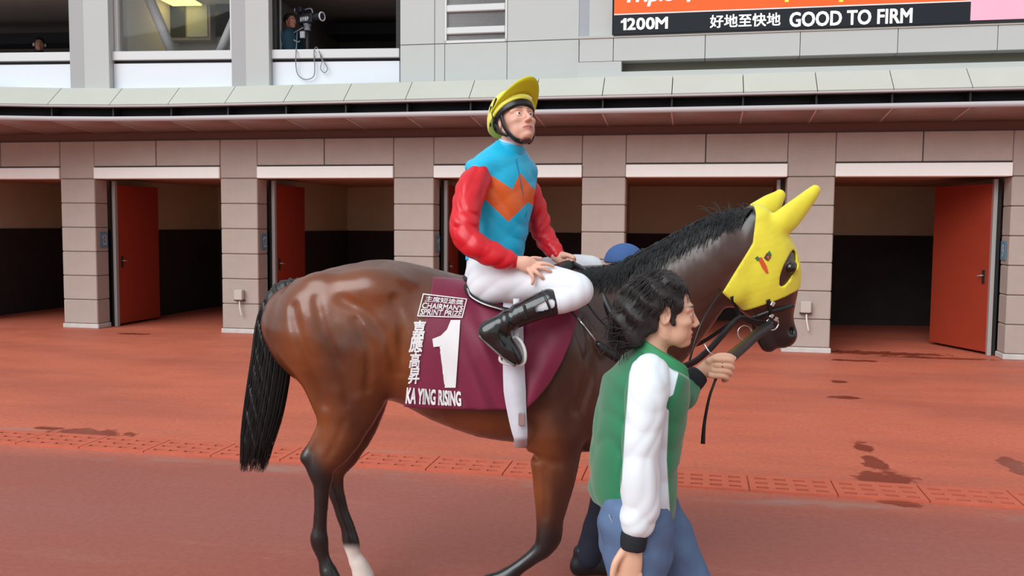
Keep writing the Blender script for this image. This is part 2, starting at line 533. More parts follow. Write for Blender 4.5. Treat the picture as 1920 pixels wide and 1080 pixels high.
WET = [(170, 812, 0.42, 0.16), (95, 803, 0.2, 0.06), (1660, 898, 0.24, 0.2), (1640, 868, 0.1, 0.25), (1620, 838, 0.08, 0.22),
       (1640, 662, 1.1, 0.22), (1780, 672, 0.9, 0.12), (1690, 945, 0.14, 0.09), (1755, 918, 0.22, 0.07), (1900, 872, 0.1, 0.3),
       (1600, 676, 0.4, 0.1), (1570, 716, 0.12, 0.1), (1580, 745, 0.2, 0.1), (250, 626, 0.3, 0.1), (1290, 905, 0.05, 0.05)]
floor = mesh_obj('floor', [(-16, -5, 0), (34, -5, 0), (34, 45, 0), (-16, 45, 0)], [(0, 3, 2, 1)], floor_material(),
                 matrix=WALL @ Matrix.Rotation(math.pi, 4, 'X') @ Matrix.Translation((0, 0, 0)))
# the rotation about X turns the sheet over; flip it back so that local y stays "into the wall"
floor.data.transform(Matrix.Rotation(math.pi, 4, 'X')); floor.matrix_world = WALL
tag(floor, 'red painted yard floor with wet patches and worn streaks', kind='structure')

M_DRAIN = mat('drain_cover_red', (202, 102, 78), 0.65, 0.3, var=0.10, vscale=6)
def drain_mesh():
    xs = [0, 0.045]; ys = [0, 0.05]
    for i in range(4): xs += [0.045 + 0.135 * i + 0.085, 0.045 + 0.135 * (i + 1)] if i < 3 else [0.045 + 0.405 + 0.085, 0.58]
    for j in range(3): ys += [0.05 + 0.115 * j + 0.042, 0.05 + 0.115 * (j + 1)] if j < 2 else [0.05 + 0.23 + 0.042, 0.40]
    bm = bmesh.new(); T_, Bz = 0.014, 0.002
    def quad(*p): bm.faces.new([bm.verts.new(q) for q in p])
    for i in range(len(xs) - 1):
        for j in range(len(ys) - 1):
            x0, x1, y0, y1 = xs[i], xs[i + 1], ys[j], ys[j + 1]
            slot = i % 2 == 1 and j % 2 == 1
            z = Bz if slot else T_
            quad((x0, y0, z), (x1, y0, z), (x1, y1, z), (x0, y1, z))
            if slot:
                quad((x0, y0, Bz), (x0, y0, T_), (x1, y0, T_), (x1, y0, Bz)); quad((x1, y1, Bz), (x1, y1, T_), (x0, y1, T_), (x0, y1, Bz))
                quad((x0, y1, Bz), (x0, y1, T_), (x0, y0, T_), (x0, y0, Bz)); quad((x1, y0, Bz), (x1, y0, T_), (x1, y1, T_), (x1, y1, Bz))
    X, Y = xs[-1], ys[-1]
    quad((0, 0, 0), (X, 0, 0), (X, 0, T_), (0, 0, T_)); quad((X, Y, 0), (0, Y, 0), (0, Y, T_), (X, Y, T_))
    quad((0, Y, 0), (0, 0, 0), (0, 0, T_), (0, Y, T_)); quad((X, 0, 0), (X, Y, 0), (X, Y, T_), (X, 0, T_))
    bmesh.ops.remove_doubles(bm, verts=bm.verts, dist=1e-5)
    me = bpy.data.meshes.new('drain_cover'); bm.to_mesh(me); bm.free(); me.materials.append(M_DRAIN)
    M_SLOT = mat('drain_slot', (104, 42, 30), 0.8, 0.2); me.materials.append(M_SLOT)
    for p in me.polygons:
        if p.normal.z > 0.5 and p.center.z < 0.008: p.material_index = 1
    return me
dm = drain_mesh()
for i in range(22):
    o = bpy.data.objects.new('drain_cover', dm); COL.objects.link(o); o.parent = floor
    o.location = (2.6 + 0.59 * i, -7.42, 0.0)

# ---- the stable front
SP = 3.016                                      # pillar spacing
HW = 0.33                                       # half width of a pillar
wall_back = empty('wall_back', matrix=WALL, label='row of stone stall pillars with frieze and white lintels', kind='structure')
PILLARS = list(range(-2, 9))
def shared_box(name, dims, bev, m):
    bm = bmesh.new(); box_bm(bm, (-dims[0] / 2, -dims[1] / 2, 0), (dims[0] / 2, dims[1] / 2, dims[2]), bev)
    me = bpy.data.meshes.new(name); bm.to_mesh(me); bm.free(); me.materials.append(m); return me
blk = shared_box('block', (2 * HW, 0.34, 0.408), 0.012, M_STONE)
cap = shared_box('block', (2 * HW, 0.34, 0.63), 0.010, M_STONE)
def put(name, me, parent, loc):
    o = bpy.data.objects.new(name, me); COL.objects.link(o); o.parent = parent; o.location = loc; return o
for k in PILLARS:
    core = wbox('pillar', SP * k - HW + 0.02, SP * k + HW - 0.02, -0.33, -0.02, 0.0, 3.22, M_JOINT, wall_back)
    org = Vector((SP * k, 0.175, 0.0))
    for i in range(6):
        put('block', blk, core, (0, -0.005, 0.085 + 0.4165 * i))
    put('block', cap, core, (0, -0.005, 2.586))
    box('plinth', (-HW - 0.02, -0.19, 0.0), (HW + 0.02, 0.17, 0.08), M_PLINTH, core, 0.01)
fr = shared_box('frieze_panel', ((SP - 2 * HW) / 2 - 0.014, 0.20, 0.42), 0.008, M_STONE)
for k in PILLARS[:-1]:
    s0, s1 = SP * k + HW, SP * (k + 1) - HW
    wbox('header_beam', s0, s1, -0.33, -0.03, 2.60, 3.22, M_JOINT, wall_back)
    for q in (0, 1):
        put('frieze_panel', fr, wall_back, (s0 + (s1 - s0) * (0.25 + 0.5 * q), 0.095, 2.795))
    wbox('lintel', s0 + 0.005, s1 - 0.005, -0.22, 0.03, 2.58, 2.77, M_WHITE, wall_back, 0.008)
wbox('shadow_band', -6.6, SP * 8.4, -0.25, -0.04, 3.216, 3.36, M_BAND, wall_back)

# ---- stall interiors
wall_stalls = empty('wall_stalls', matrix=WALL, label='dim stall interiors with tan upper walls and black padding', kind='structure')
DEP = 4.5
for k in PILLARS:
    s = SP * k
    wbox('partition', s - 0.1, s + 0.1, -DEP, -0.33, 1.70, 2.62, M_TAN, wall_stalls)
    wbox('wall_padding', s - 0.12, s + 0.12, -DEP, -0.34, 0.0, 1.70, M_RUBBER, wall_stalls)
for k in PILLARS[:-1]:
    s0, s1 = SP * k + 0.1, SP * (k + 1) - 0.1
    sm = s0 + (0.66 if k < 3 else 0.3) * (s1 - s0)
    nl, nr = (-DEP, -DEP + 0.35) if k < 3 else (-DEP + 0.35, -DEP)
    for nm, z0, z1, m, e in (('back_wall', 1.70, 2.62, M_TAN, 0.0), ('back_padding', 0.0, 1.70, M_RUBBER, 0.02)):
        # the back wall has a shallow corner
        y0, ym, y1 = -(nl + e), -(-DEP + 0.33 + e), -(nr + e)
        V = [(s0, y0, z0), (sm, ym, z0), (s1, y1, z0), (s1, y1 + 0.5, z0), (s0, y0 + 0.5, z0)]
        V += [(x, y, z1) for x, y, _ in V]
        mesh_obj(nm, V, [(0, 5, 6, 1), (1, 6, 7, 2), (2, 7, 8, 3), (3, 8, 9, 4), (4, 9, 5, 0), (0, 1, 2, 3, 4), (9, 8, 7, 6, 5)][:], m, wall_stalls)
    wbox('stall_ceiling', s0, s1, -DEP - 0.3, -0.33, 2.62, 2.72, M_CEILBROWN, wall_stalls)

# ---- stall doors, standing open into the stalls
def door(num, k, side, ang, lab):
    """side -1: hung on the left pillar, +1: on the right; ang: opening from the wall line"""
    s = SP * k + HW + 0.09 if side < 0 else SP * (k + 1) - HW - 0.09
    M = WALL @ Matrix.Translation((s, 0.42, 0.0))
    d = empty('door_%d' % num, matrix=M, label=lab, kind='structure')
    wbox('door_post', -0.028, 0.028, -0.03, 0.05, 0.0, 2.56, M_STEEL, d, 0.005)
    wbox('post_gap', -0.085 if side < 0 else 0.03, -0.03 if side < 0 else 0.085, -0.03, 0.02, 0.0, 2.56, M_DARKMETAL, d)
    R = Matrix.Rotation(ang if side < 0 else math.pi - ang, 4, 'Z')
    t = 0.022
    leaf = box('door_leaf', (0.03, -t, 0.04), (1.27, t, 2.5), M_DOOR, d, 0.006, matrix=R)
    sg = -1 if side < 0 else 1
    hb = box('handle', (0.10 - 0.65, sg * t, 1.0), (0.155 - 0.65, sg * (t + 0.012), 1.2), M_DARKMETAL, leaf, 0.003)
    tube('lever', [(0.127 - 0.65, sg * (t + 0.01), 1.12), (0.127 - 0.65, sg * (t + 0.05), 1.12), (0.20 - 0.65, sg * (t + 0.055), 1.11)], 0.009, M_STEEL, leaf, n=4)
    return d
door(1, -1, -1, math.radians(118), 'red stall door at the far left edge')
door(2, 0, -1, math.radians(90), 'red stall door open beside the pillar numbered 13')
door(3, 1, -1, math.radians(92), 'red stall door open beside the pillar numbered 12')
door(4, 2, -1, math.radians(97), 'red stall door behind the jockey')
door(5, 3, 1, math.radians(92), 'red stall door behind the horse hood')
door(6, 4, 1, math.radians(66), 'red stall door open beside the pillar numbered 9')

# ---- canopy over the stalls
trim_1 = empty('trim_1', matrix=WALL, label='canopy ledge with cream cladding, black gutter and brown soffit', kind='structure')
S0, PW = -7.354, 0.968
def bend(s):                                    # the canopy swings out towards its left end
    return 0.56 * min(1.3, max(0.0, (2.6 - s) / 3.26)) ** 2
def prism(name, prof, ss, m, parent):
    """profile of (n, z) points run along the wall through the stations ss"""
    V = [(s, -(n + bend(s)), z) for s in ss for n, z in prof]; q = len(prof); L_ = len(ss)
    Fq = [tuple(range(q)), tuple(range(L_ * q - 1, (L_ - 1) * q - 1, -1))]
    for k in range(L_ - 1): Fq += [(k * q + (i + 1) % q, k * q + i, (k + 1) * q + i, (k + 1) * q + (i + 1) % q) for i in range(q)]
    return mesh_obj(name, V, Fq, m, parent)
for i in range(35):
    a, b_ = S0 + PW * i, S0 + PW * (i + 1)
    prism('fascia_panel', [(0.90, 3.665), (0.92, 3.69), (0.58, 3.99), (0.2, 3.99), (0.2, 3.665)], (a + 0.006, b_ - 0.006), M_LEDGE, trim_1)
    prism('soffit_panel', [(0.90, 3.435), (0.90, 3.46), (-0.02 - bend(a), 3.38), (-0.02 - bend(a), 3.345)], (a + 0.013, b_ - 0.013), M_SOFFIT, trim_1)
    prism('soffit_seam', [(0.90, 3.438), (0.90, 3.455), (-0.02 - bend(a), 3.37), (-0.02 - bend(a), 3.349)], (a - 0.014, a + 0.014), M_SEAM, trim_1)
    wbox('gutter_bracket', a - 0.012, a + 0.012, 0.5 + bend(a), 0.83 + bend(a), 3.49, 3.67, M_DARKMETAL, trim_1)
SS = [S0 + PW * i for i in range(36)]
prism('fascia_backing', [(0.86, 3.67), (0.54, 3.96), (0.1, 3.96), (0.1, 3.67)], SS, M_DARKMETAL, trim_1)
prism('soffit_backing', [(0.88, 3.47), (0.88, 3.485), (-0.05, 3.41), (-0.05, 3.395)], SS, M_GUTTER, trim_1)
prism('gutter', [(0.1, 3.46), (0.1, 3.67), (0.62, 3.67), (0.62, 3.46)], SS, M_GUTTER, trim_1)
prism('edge_strip', [(0.86, 3.43), (0.86, 3.50), (0.925, 3.50), (0.925, 3.43)], SS, M_STRIP, trim_1)
prism('drip_strip', [(0.80, 3.648), (0.80, 3.672), (0.925, 3.672), (0.925, 3.648)], SS, M_STRIP, trim_1)

# ---- upper storey, left: windows in a slightly turned front
ULM = WALL @ Matrix.Translation((0, -0.61, 0)) @ Matrix.Rotation(math.atan(0.104), 4, 'Z')
ULI = ULM.inverted()
def ul(u, v, back=0.0):
    """pixel to local x, z on the upper front (back = metres behind it)"""
    o = ULI @ Vector(ORG); d = (ULI.to_3x3() @ Vector(ray(u, v)))
    t = (back - o.y) / d.y
    p = o + d * t
    return p.x, p.z
wall_upper = empty('wall_upper', matrix=ULM, label='grey upper front with windows, piers and white spandrel panels', kind='structure')
SZ = 4.60                                       # sill height
def ubox(name, x0, x1, d0, d1, z0, z1, m, parent=None, bev=0.0):
    return box(name, (x0, d0, z0), (x1, d1, z1), m, parent if parent is not None else wall_upper, bev)
X = {u: ul(u, 60)[0] for u in (136, 165, 212, 438, 466, 510, 750)}
wins = [(-5.2, X[136]), (X[212], X[438]), (X[510], X[750])]
for (a, b_) in wins:
    ubox('spandrel_panel', a + 0.004, b_ - 0.004, -0.02, 0.1, 3.93, SZ - 0.19, M_SPAN, bev=0.004)
    ubox('spandrel_gap', a, b_, 0.03, 0.12, SZ - 0.20, SZ - 0.14, M_DARKMETAL)
for a, b_, c_ in ((X[136], X[165], X[212]), (X[438], X[466], X[510])):
    ubox('pier', a, b_ - 0.004, -0.10, 0.45, 3.93, 6.6, M_GREY2, bev=0.006)
    ubox('pier', b_ + 0.004, c_, -0.14, 0.45, 3.93, 6.6, M_GREY, bev=0.006)
for i, (a, b_) in enumerate(wins):
    w = empty('window_%d' % (i + 1), matrix=ULM, label=['open dark window at the upper left', 'window with a lit office and diagonal braces behind it', 'open dark window with the camera operator'][i], kind='structure')
    ubox('window_sill', a, b_, -0.06, 0.30, SZ - 0.14, SZ, M_SILL, w, 0.006)
    ubox('window_frame', b_ - 0.07, b_ - 0.005, 0.02, 0.16, SZ, 6.0, M_DARKMETAL if i != 1 else M_SILL, w, 0.004)
    ubox('window_frame', a + 0.005, a + 0.07, 0.02, 0.16, SZ, 6.0, M_DARKMETAL if i != 1 else M_SILL, w, 0.004)
    ubox('window_head', a, b_, -0.04, 0.30, 6.0, 6.6, M_GREY, w)
    if i == 1:
        g = bpy.data.materials.new('clear_pane'); g.use_nodes = True; nt = g.node_tree
        nt.nodes.remove(nt.nodes['Principled BSDF']); o_ = nt.nodes['Material Output']
        tr = nt.nodes.new('ShaderNodeBsdfTransparent'); gl = nt.nodes.new('ShaderNodeBsdfGlossy'); gl.inputs['Roughness'].default_value = 0.02
        fz = nt.nodes.new('ShaderNodeFresnel'); fz.inputs[0].default_value = 1.18; mx = nt.nodes.new('ShaderNodeMixShader')
        nt.links.new(fz.outputs[0], mx.inputs[0]); nt.links.new(tr.outputs[0], mx.inputs[1]); nt.links.new(gl.outputs[0], mx.inputs[2]); nt.links.new(mx.outputs[0], o_.inputs[0])
        ubox('pane', a + 0.07, b_ - 0.07, 0.085, 0.095, SZ, 6.0, g, w)
# rooms behind the windows
def room(name, a, b_, dep, mw, mc, lab, fz=3.92, cz=5.62, fd=0.1):
    r = empty(name, matrix=ULM, label=lab, kind='structure')
    ubox('room_back', a, b_, dep, dep + 0.1, fz - .1, 6.0, mw, r); ubox('room_side', a - 0.08, a, max(.3, fd), dep, fz - .1, 6.0, mw, r)
    ubox('room_side', b_, b_ + 0.08, max(.3, fd), dep, fz - .1, 6.0, mw, r)
    ubox('room_ceiling', a, b_, 0.3, dep, cz, cz + .1, mc, r); ubox('room_floor', a, b_, fd, dep, fz - .08, fz, mw, r)
    return r
FZ3 = ul(543, 40, 0.62)[1] - 1.615; FZ1 = ul(74, 84, 1.9)[1] - 1.615
r1 = room('wall_room_1', -5.2, X[136] + 0.3, 4.5, M_ROOMDARK, M_ROOMDARK, 'dark room behind the upper left window', FZ1, 5.62, 1.3)
r2 = room('wall_room_2', X[212] - 0.3, X[438] + 0.2, 3.0, M_ROOMLIGHT, M_ROOMLIGHT, 'pale office behind the middle upper window', 3.92, ul(350, 11, 2.5)[1] + .05)
r3 = room('wall_room_3', X[510] - 0.2, X[750] + 0.5, 4.5, M_ROOMDARK, M_ROOMDARK, 'dark room behind the window of the camera operator', FZ3)
ubox('ceiling_duct', X[510] + 0.2, X[750], 2.2, 2.9, 5.30, 5.5, M_GUTTER, r3); ubox('wall_cabinet', X[750] - 0.7, X[750] + 0.4, 3.6, 4.4, 4.2, 5.25, mat('cabinet_dark', (74, 70, 68), 0.7), r3)
ubox('ceiling_duct', -2.8, -0.2, 2.2, 2.7, 5.2, 5.4, M_GUTTER, r1)
# office details: inner glazed screen, braces, lit ceiling panel
xa, za = ul(272, 70, 2.6); xb, zb = ul(388, 8, 2.6)
iw = ubox('inner_window', xa - 0.05, xb + 0.05, 2.62, 2.9, za - 0.06, zb + 0.5, M_GREY2, r2)
def sub_ubox(name, x0, x1, d0, d1, z0, z1, m, par):
    o = ubox(name, x0, x1, d0, d1, z0, z1, m, par); o.location = o.location - par.location; return o
xm = xa + 0.66 * (xb - xa)
sub_ubox('inner_pane', xa, xm - 0.02, 2.60, 2.66, za, zb + 0.4, M_ROOMGLASS, iw)
sub_ubox('inner_pane', xm + 0.02, xb, 2.60, 2.66, za, zb + 0.4, mat('blind_pale', (196, 208, 212), 0.7), iw)
xc, zc_ = ul(404, 72, 2.6); xd, _ = ul(436, 72, 2.6)
sub_ubox('inner_pane', xc, xd + 0.3, 2.60, 2.66, za, zb + 0.4, M_ROOMGLASS, iw)
for (u0, v0, u1, v1, rr) in ((270, -25, 325, 102, 0.085), (452, 10, 412, 102, 0.085)):
    p0 = ul(u0, v0, 0.7); p1 = ul(u1, v1, 0.7)
    tube('brace', [(p0[0], 0.7, p0[1]), (p1[0], 0.7, p1[1])], rr, M_GREY2, r2, seg=14, n=3)
xw, zw = ul(233, 60, 1.6); ubox('office_cabinet', xw - 0.05, xw + 0.28, 1.6, 2.0, zw - 0.02, zw + 0.12, M_GREY2, r2)
ubox('cabinet_leg', xw + 0.06, xw + 0.12, 1.7, 1.8, 3.95, zw - 0.02, M_DARKMETAL, r2); ubox('cabinet_leg', xw + 0.2, xw + 0.26, 1.7, 1.8, 3.95, zw - 0.02, M_DARKMETAL, r2)
lamp_m = mat('warm_lamp', (255, 226, 120), 0.5, emit=2.2)
zl = ul(350, 11, 2.5)[1]; xl0 = ul(324, 11, 2.5)[0]; xl1 = ul(378, 11, 2.5)[0]
lamp = empty('ceiling_lamp', matrix=ULM, label='warm yellow lamp panel glowing on the office ceiling', cat='lamp')
ubox('lamp_panel', xl0, xl1, 1.95, 2.5, zl, zl + .03, lamp_m, lamp); ubox('lamp_frame', xl0 - 0.03, xl1 + 0.03, 1.92, 2.53, zl + .025, zl + .05, M_SILL, lamp)

# ---- upper storey, middle: grey panels and louvre
NU = 0.12
wall_mid = empty('wall_middle', matrix=WALL, label='grey clad upper wall between the windows and the screen', kind='structure')
sx = lambda u, v=60, n=NU: wall_sz(u, v, n)[0]
zz = lambda u, v, n=NU: wall_sz(u, v, n)[1]
zj = zz(1000, 76)
cols = [sx(750), sx(815), sx(834), sx(951), sx(1086)]
wbox('wall_backing', cols[0], cols[-1], -0.3, NU - 0.03, 3.9, 6.6, M_GREY2, wall_mid)
for i in range(4):
    a, b_ = cols[i] + 0.004, cols[i + 1] - 0.004
    wbox('cladding_panel', a, b_, NU - 0.05, NU, 3.93, zj - 0.008, M_GREY, wall_mid, 0.003)
    if i != 2: wbox('cladding_panel', a, b_, NU - 0.05, NU, zj + 0.003, 6.6, M_GREY, wall_mid, 0.003)
louvre = empty('louvre', matrix=WALL, label='grey louvred vent high on the clad wall', cat='vent')
la, lb = cols[2], cols[3]
wbox('louvre_back', la, lb, NU - 0.16, NU - 0.03, zj, 6.2, mat('louvre_mesh', (128, 128, 130), 0.7, var=0.1, vscale=40), louvre)
wbox('louvre_frame', la, la + 0.03, NU - 0.1, NU + 0.01, zj, 6.2, M_SILL, louvre); wbox('louvre_frame', lb - 0.03, lb, NU - 0.1, NU + 0.01, zj, 6.2, M_SILL, louvre)
wbox('louvre_frame', la, lb, NU - 0.1, NU + 0.01, zj, zj + 0.04, M_SILL, louvre)
for v in (56, 14, -28):
    z = zz(890, v); wbox('slat', la + 0.03, lb - 0.03, NU - 0.11, NU + 0.015, z - 0.055, z + 0.05, M_SILL, louvre, 0.012)

# ---- upper storey, right: screen bay
wall_right = empty('wall_right', matrix=WALL, label='grey bay carrying the big screen, with a dark slot below', kind='structure')
s_l, s_r = sx(1086), 25.5
zb0, zb1 = 4.265, 4.60
n_b = 0.3
wbox('bay_wall', s_l, s_r, -0.4, 0.0, 3.9, 7.2, M_GREY2, wall_right)
wbox('bay_return', s_l + 0.0, sx(1105), 0.0, 0.13, 4.62, 7.2, mat('return_grey', (160, 164, 170), 0.6), wall_right)
wbox('bay_pier', sx(1106), sx(1149), -0.1, 0.2, 4.62, 7.2, M_GREY, wall_right, 0.004)
us = [1086, 1150, 1322, 1500, 1683, 1870]
ss_ = [wall_sz(u, 95, n_b)[0] for u in us] + [s_r]
for i in range(len(ss_) - 1):
    wbox('band_panel', ss_[i] + 0.004, ss_[i + 1] - 0.004, 0.0, n_b, zb0, zb1, M_GREY, wall_right, 0.004)
wbox('band_cap', s_l, s_r, -0.05, n_b + 0.015, zb1 + 0.002, zb1 + 0.035, mat('cap_beige', (186, 182, 174), 0.6), wall_right)
wbox('slot_end', s_l, wall_sz(1165, 125, n_b)[0], 0.0, n_b - 0.004, 3.9, zb0 - 0.004, M_GREY, wall_right)
wbox('slot_back', wall_sz(1165, 125, n_b)[0], s_r, -0.02, 0.05, 3.9, zb0, mat('slot_olive', (112, 110, 96), 0.8), wall_right)
wbox('slot_sill', wall_sz(1165, 125, n_b)[0], s_r, 0.0, n_b + 0.1, 3.95, 4.09, M_GREY, wall_right)

# ---- the big screen
NS = 0.33
z_s0 = wall_sz(1152, 66, NS)[1]
screen = empty('display_screen', matrix=WALL, label='big display screen reading 1200M and GOOD TO FIRM', cat='screen')
sa, sb_ = wall_sz(1151, 60, NS)[0], s_r
sp_ = wall_sz(1820, 20, NS)[0]
zk = wall_sz(1152, 28.5, NS)[1]
def screen_mat(name, c, e): return mat(name, c, 0.6, 0.2, emit=e, var=0.03, vscale=2)
wbox('screen_case', sa - 0.01, sb_, 0.0, NS - 0.01, z_s0 - 0.012, 7.2, mat('screen_case', (24, 25, 28), 0.6), screen)
wbox('info_strip', sa, sp_, NS - 0.01, NS, z_s0 + 0.012, zk, screen_mat('led_black', (30, 34, 40), 0.3), screen)
wbox('divider_line', sa, sp_, NS - 0.01, NS + 0.003, zk, zk + 0.016, screen_mat('led_line', (214, 200, 204), 0.5), screen)
wbox('orange_field', sa, sp_, NS - 0.01, NS, zk + 0.016, 6.0, screen_mat('led_orange', (222, 96, 46), 0.3), screen)
wbox('pink_field', sp_, sb_, NS - 0.01, NS, z_s0 + 0.035, 6.0, screen_mat('led_pink', (228, 168, 188), 0.25), screen)
M_LEDW = screen_mat('led_white', (250, 250, 248), 0.8); M_LEDY = screen_mat('led_yellow', (250, 226, 70), 0.8)
def screen_text(name, s, u0, v0, u1, v1, bold, m, shear=0.0, ext=0.0):
    a, z0 = wall_sz(u0, v0, NS); b_, _ = wall_sz(u1, v0, NS); _, z1 = wall_sz((u0 + u1) / 2, v1, NS)
    _, z0 = wall_sz((u0 + u1) / 2, v0, NS)
    bm = text_fit(s, b_ - a, (z1 - z0) * (1 + ext), bold, shear)
    o = bm_obj(name, bm, m, screen)
    o.matrix_local = Matrix(((1, 0, 0, a), (0, 0, -1, -(NS + 0.004)), (0, 1, 0, z0), (0, 0, 0, 1)))
    return o
screen_text('lettering', '1200M', 1164, 55.5, 1252, 33, 0.03, M_LEDW)
screen_text('lettering', '好地至快地', 1331, 50.5, 1463, 26, 0.018, M_LEDW)
screen_text('lettering', 'GOOD TO FIRM', 1480, 47, 1710, 19, 0.03, M_LEDW)
screen_text('lettering', 'Triple', 1172, 12, 1264, -26, 0.03, M_LEDW, 0.25)
screen_text('lettering', 'T', 1284, 3, 1310, -26, 0.03, M_LEDW, 0.25)
for u in (1475, 1577):
    a, z = wall_sz(u, 3.5, NS); wbox('lettering', a - 0.025, a + 0.025, NS, NS + 0.004, z, z + 0.12, M_LEDY, screen)
wbox('roof_slab', -5.5, s_r, -5.5, 0.4, 7.2, 7.5, M_GREY2, wall_right)

# ---- stall number plates on the pillar reveals
M_PLATE = mat('plate_blue', (96, 134, 156), 0.5); M_PLATET = mat('plate_white', (236, 240, 242), 0.5)
for k, txt, side, where in ((0, '13', 1, 'on the leftmost pillar in view'), (1, '12', 1, 'on the pillar above the horse tail'), (2, '11', 1, 'on the pillar behind the jockey back'), (5, '9', -1, 'on the rightmost pillar')):
    s = SP * k + side * (HW + 0.006)
    M = WALL @ Matrix.Translation((s, 0.20, 1.40)) @ Matrix.Rotation(math.pi / 2 * side, 4, 'Z')
    p = empty('number_plate', matrix=M, label='blue stall number plate reading %s %s' % (txt, where), cat='sign')
    box('plate', (-0.105, -0.012, 0), (0.105, 0, 0.27), M_PLATE, p, 0.004)
    bm = text_fit(txt, 0.13 if len(txt) > 1 else 0.09, 0.18, 0.02)
    o = bm_obj('numeral', bm, M_PLATET, p); o.matrix_local = Matrix(((1, 0, 0, -0.065 if len(txt) > 1 else -0.045), (0, 0, -1, -0.014), (0, 1, 0, 0.045), (0, 0, 0, 1)))

# ---- socket boxes with a hanging lead
M_SOCK = mat('socket_grey', (190, 178, 168), 0.5); M_LEAD = mat('lead_white', (226, 218, 210), 0.5)
for k, u, v, lab in ((1, 451, 562, 'grey socket box with a short hanging white lead, on the pillar numbered 12'),
                (4, 1510, 586, 'grey socket box with a short hanging white lead, beyond the horse muzzle')):
    s, z = wall_sz(u, v, 0.0)
    M = WALL @ Matrix.Translation((s, 0.0, z))
    o = empty('socket_box', matrix=M, label=lab, cat='socket', group='pillar socket boxes')
    box('box_body', (-0.075, -0.09, 0), (0.075, 0.0, 0.17), M_SOCK, o, 0.012); box('box_rim', (-0.085, -0.07, -0.015), (0.085, -0.0, 0.0), M_DARKMETAL, o)
    tube('lead', [(0.01, -0.05, 0.0), (0.015, -0.06, -0.1), (0.03, -0.06, -0.18), (0.05, -0.05, -0.27)], 0.012, M_LEAD, o, n=4)

# ================================================================== THE HORSE
YH = 4.35                                         # depth of the horse's middle plane
PX = 1.0 / 388.0                                  # metres per photo pixel at that depth
def hs(u, v, Y, a, b):                            # a station: centre, in-plane half size in pixels, lateral half size in metres
    p = at(u, v, Y); return [p[0], p[1], p[2], a * PX * Y / YH, b]
gh = Grid(at(440, 1170, YH)[[0]].tolist() + [3.92, -0.02], [1.62, 4.80, 2.02], 0.0095)
def pair(top, bot, Y, b):
    """a station from the two ends of a section; returns station and its long direction"""
    p, q = at(top[0], top[1], Y), at(bot[0], bot[1], Y)
    c = (p + q) / 2; d = q - p; L_ = np.linalg.norm(d)
    return [c[0], c[1], c[2], L_ / 2, b], d / L_
def pairs(rows):
    st, A = zip(*[pair((r[0], r[1]), (r[2], r[3]), r[4], r[5]) for r in rows]); return np.array(st), np.array(A)
# trunk: top and bottom outline, half width
trunk = [(548, 545, 546, 640, YH, .13), (572, 526, 572, 690, YH, .205), (620, 508, 622, 735, YH, .262), (680, 491, 684, 748, YH, .285), (725, 487, 728, 748, YH, .282),
         (785, 499, 785, 762, YH, .272), (850, 514, 848, 794, YH, .29), (920, 524, 918, 819, YH, .302), (985, 522, 985, 829, YH, .298),
         (1050, 508, 1050, 838, YH, .27), (1105, 502, 1105, 846, YH, .24), (1150, 520, 1150, 830, YH, .205), (1185, 570, 1180, 790, YH, .13)]
st, A = pairs(trunk); gh.chain(st, 0.0, A, n=4)
# neck, from withers and breast to the poll
neck = [(1095, 506, 1150, 812, YH, .20), (1165, 492, 1215, 745, 4.34, .158), (1235, 456, 1272, 680, 4.32, .125), (1295, 422, 1312, 628, 4.29, .108),
        (1350, 398, 1345, 578, 4.26, .098), (1405, 392, 1372, 545, 4.24, .085)]
st, A = pairs(neck); gh.chain(st, 0.06, A, n=4)
# haunch, shoulder
for sgn in (-1, 1):
    gh.ell(at(612, 615, YH + sgn * .15), (86 * PX, .135, 104 * PX), 0.05)
    gh.ell(at(668, 662, YH + sgn * .165), (70 * PX, .125, 96 * PX), 0.05)
    gh.ell(at(565, 610, YH + sgn * .11), (36 * PX, .10, 84 * PX), 0.035)
    gh.ell(at(700, 545, YH + sgn * .15), (72 * PX, .12, 44 * PX), 0.05)
    gh.ell(at(1065, 690, YH + sgn * .15), (66 * PX, .118, 128 * PX), 0.05)
    gh.ell(at(1112, 730, YH + sgn * .13), (52 * PX, .11, 82 * PX), 0.05)
    gh.ell(at(1040, 790, YH + sgn * .155), (58 * PX, .105, 58 * PX), 0.04)
# hind leg, near side (just lifted): thigh, gaskin, hock, cannon, fetlock, pastern, hoof
Yn, Yf = YH - .15, YH + .15
gh.chain([hs(662, 735, Yn, 66, .105), hs(652, 785, Yn, 48, .078), hs(630, 838, Yn, 34, .058), hs(606, 870, Yn, 25, .045), hs(604, 902, Yn, 18, .036),
          hs(602, 945, Yn, 13.5, .027), hs(600, 985, Yn, 13.5, .028), hs(598, 1014, Yn, 17.5, .034), hs(607, 1046, Yn, 13, .027), hs(613, 1066, Yn, 16, .034)], 0.045)
gh.chain([hs(572, 668, Yn, 30, .07), hs(600, 742, Yn, 22, .045), hs(606, 790, Yn, 12, .026), hs(594, 822, Yn, 10, .022), hs(580, 845, Yn, 10, .02), hs(573, 860, Yn, 11, .024)], 0.03)
gh.chain([hs(577, 856, Yn, 12, .026), hs(594, 895, Yn, 12, .026)], 0.02)
# hind leg, far side (forward, on the ground)
gh.chain([hs(672, 735, Yf, 60, .10), hs(668, 785, Yf, 45, .075), hs(648, 842, Yf, 32, .056), hs(626, 880, Yf, 24, .044), hs(628, 910, Yf, 17, .035),
          hs(640, 955, Yf, 14, .027), hs(652, 990, Yf, 14, .028), hs(658, 1016, Yf, 17, .034), hs(664, 1040, Yf, 14, .028), hs(670, 1054, Yf, 17, .034)], 0.045)
gh.chain([hs(604, 868, Yf, 12, .024), hs(618, 900, Yf, 11, .024)], 0.02)
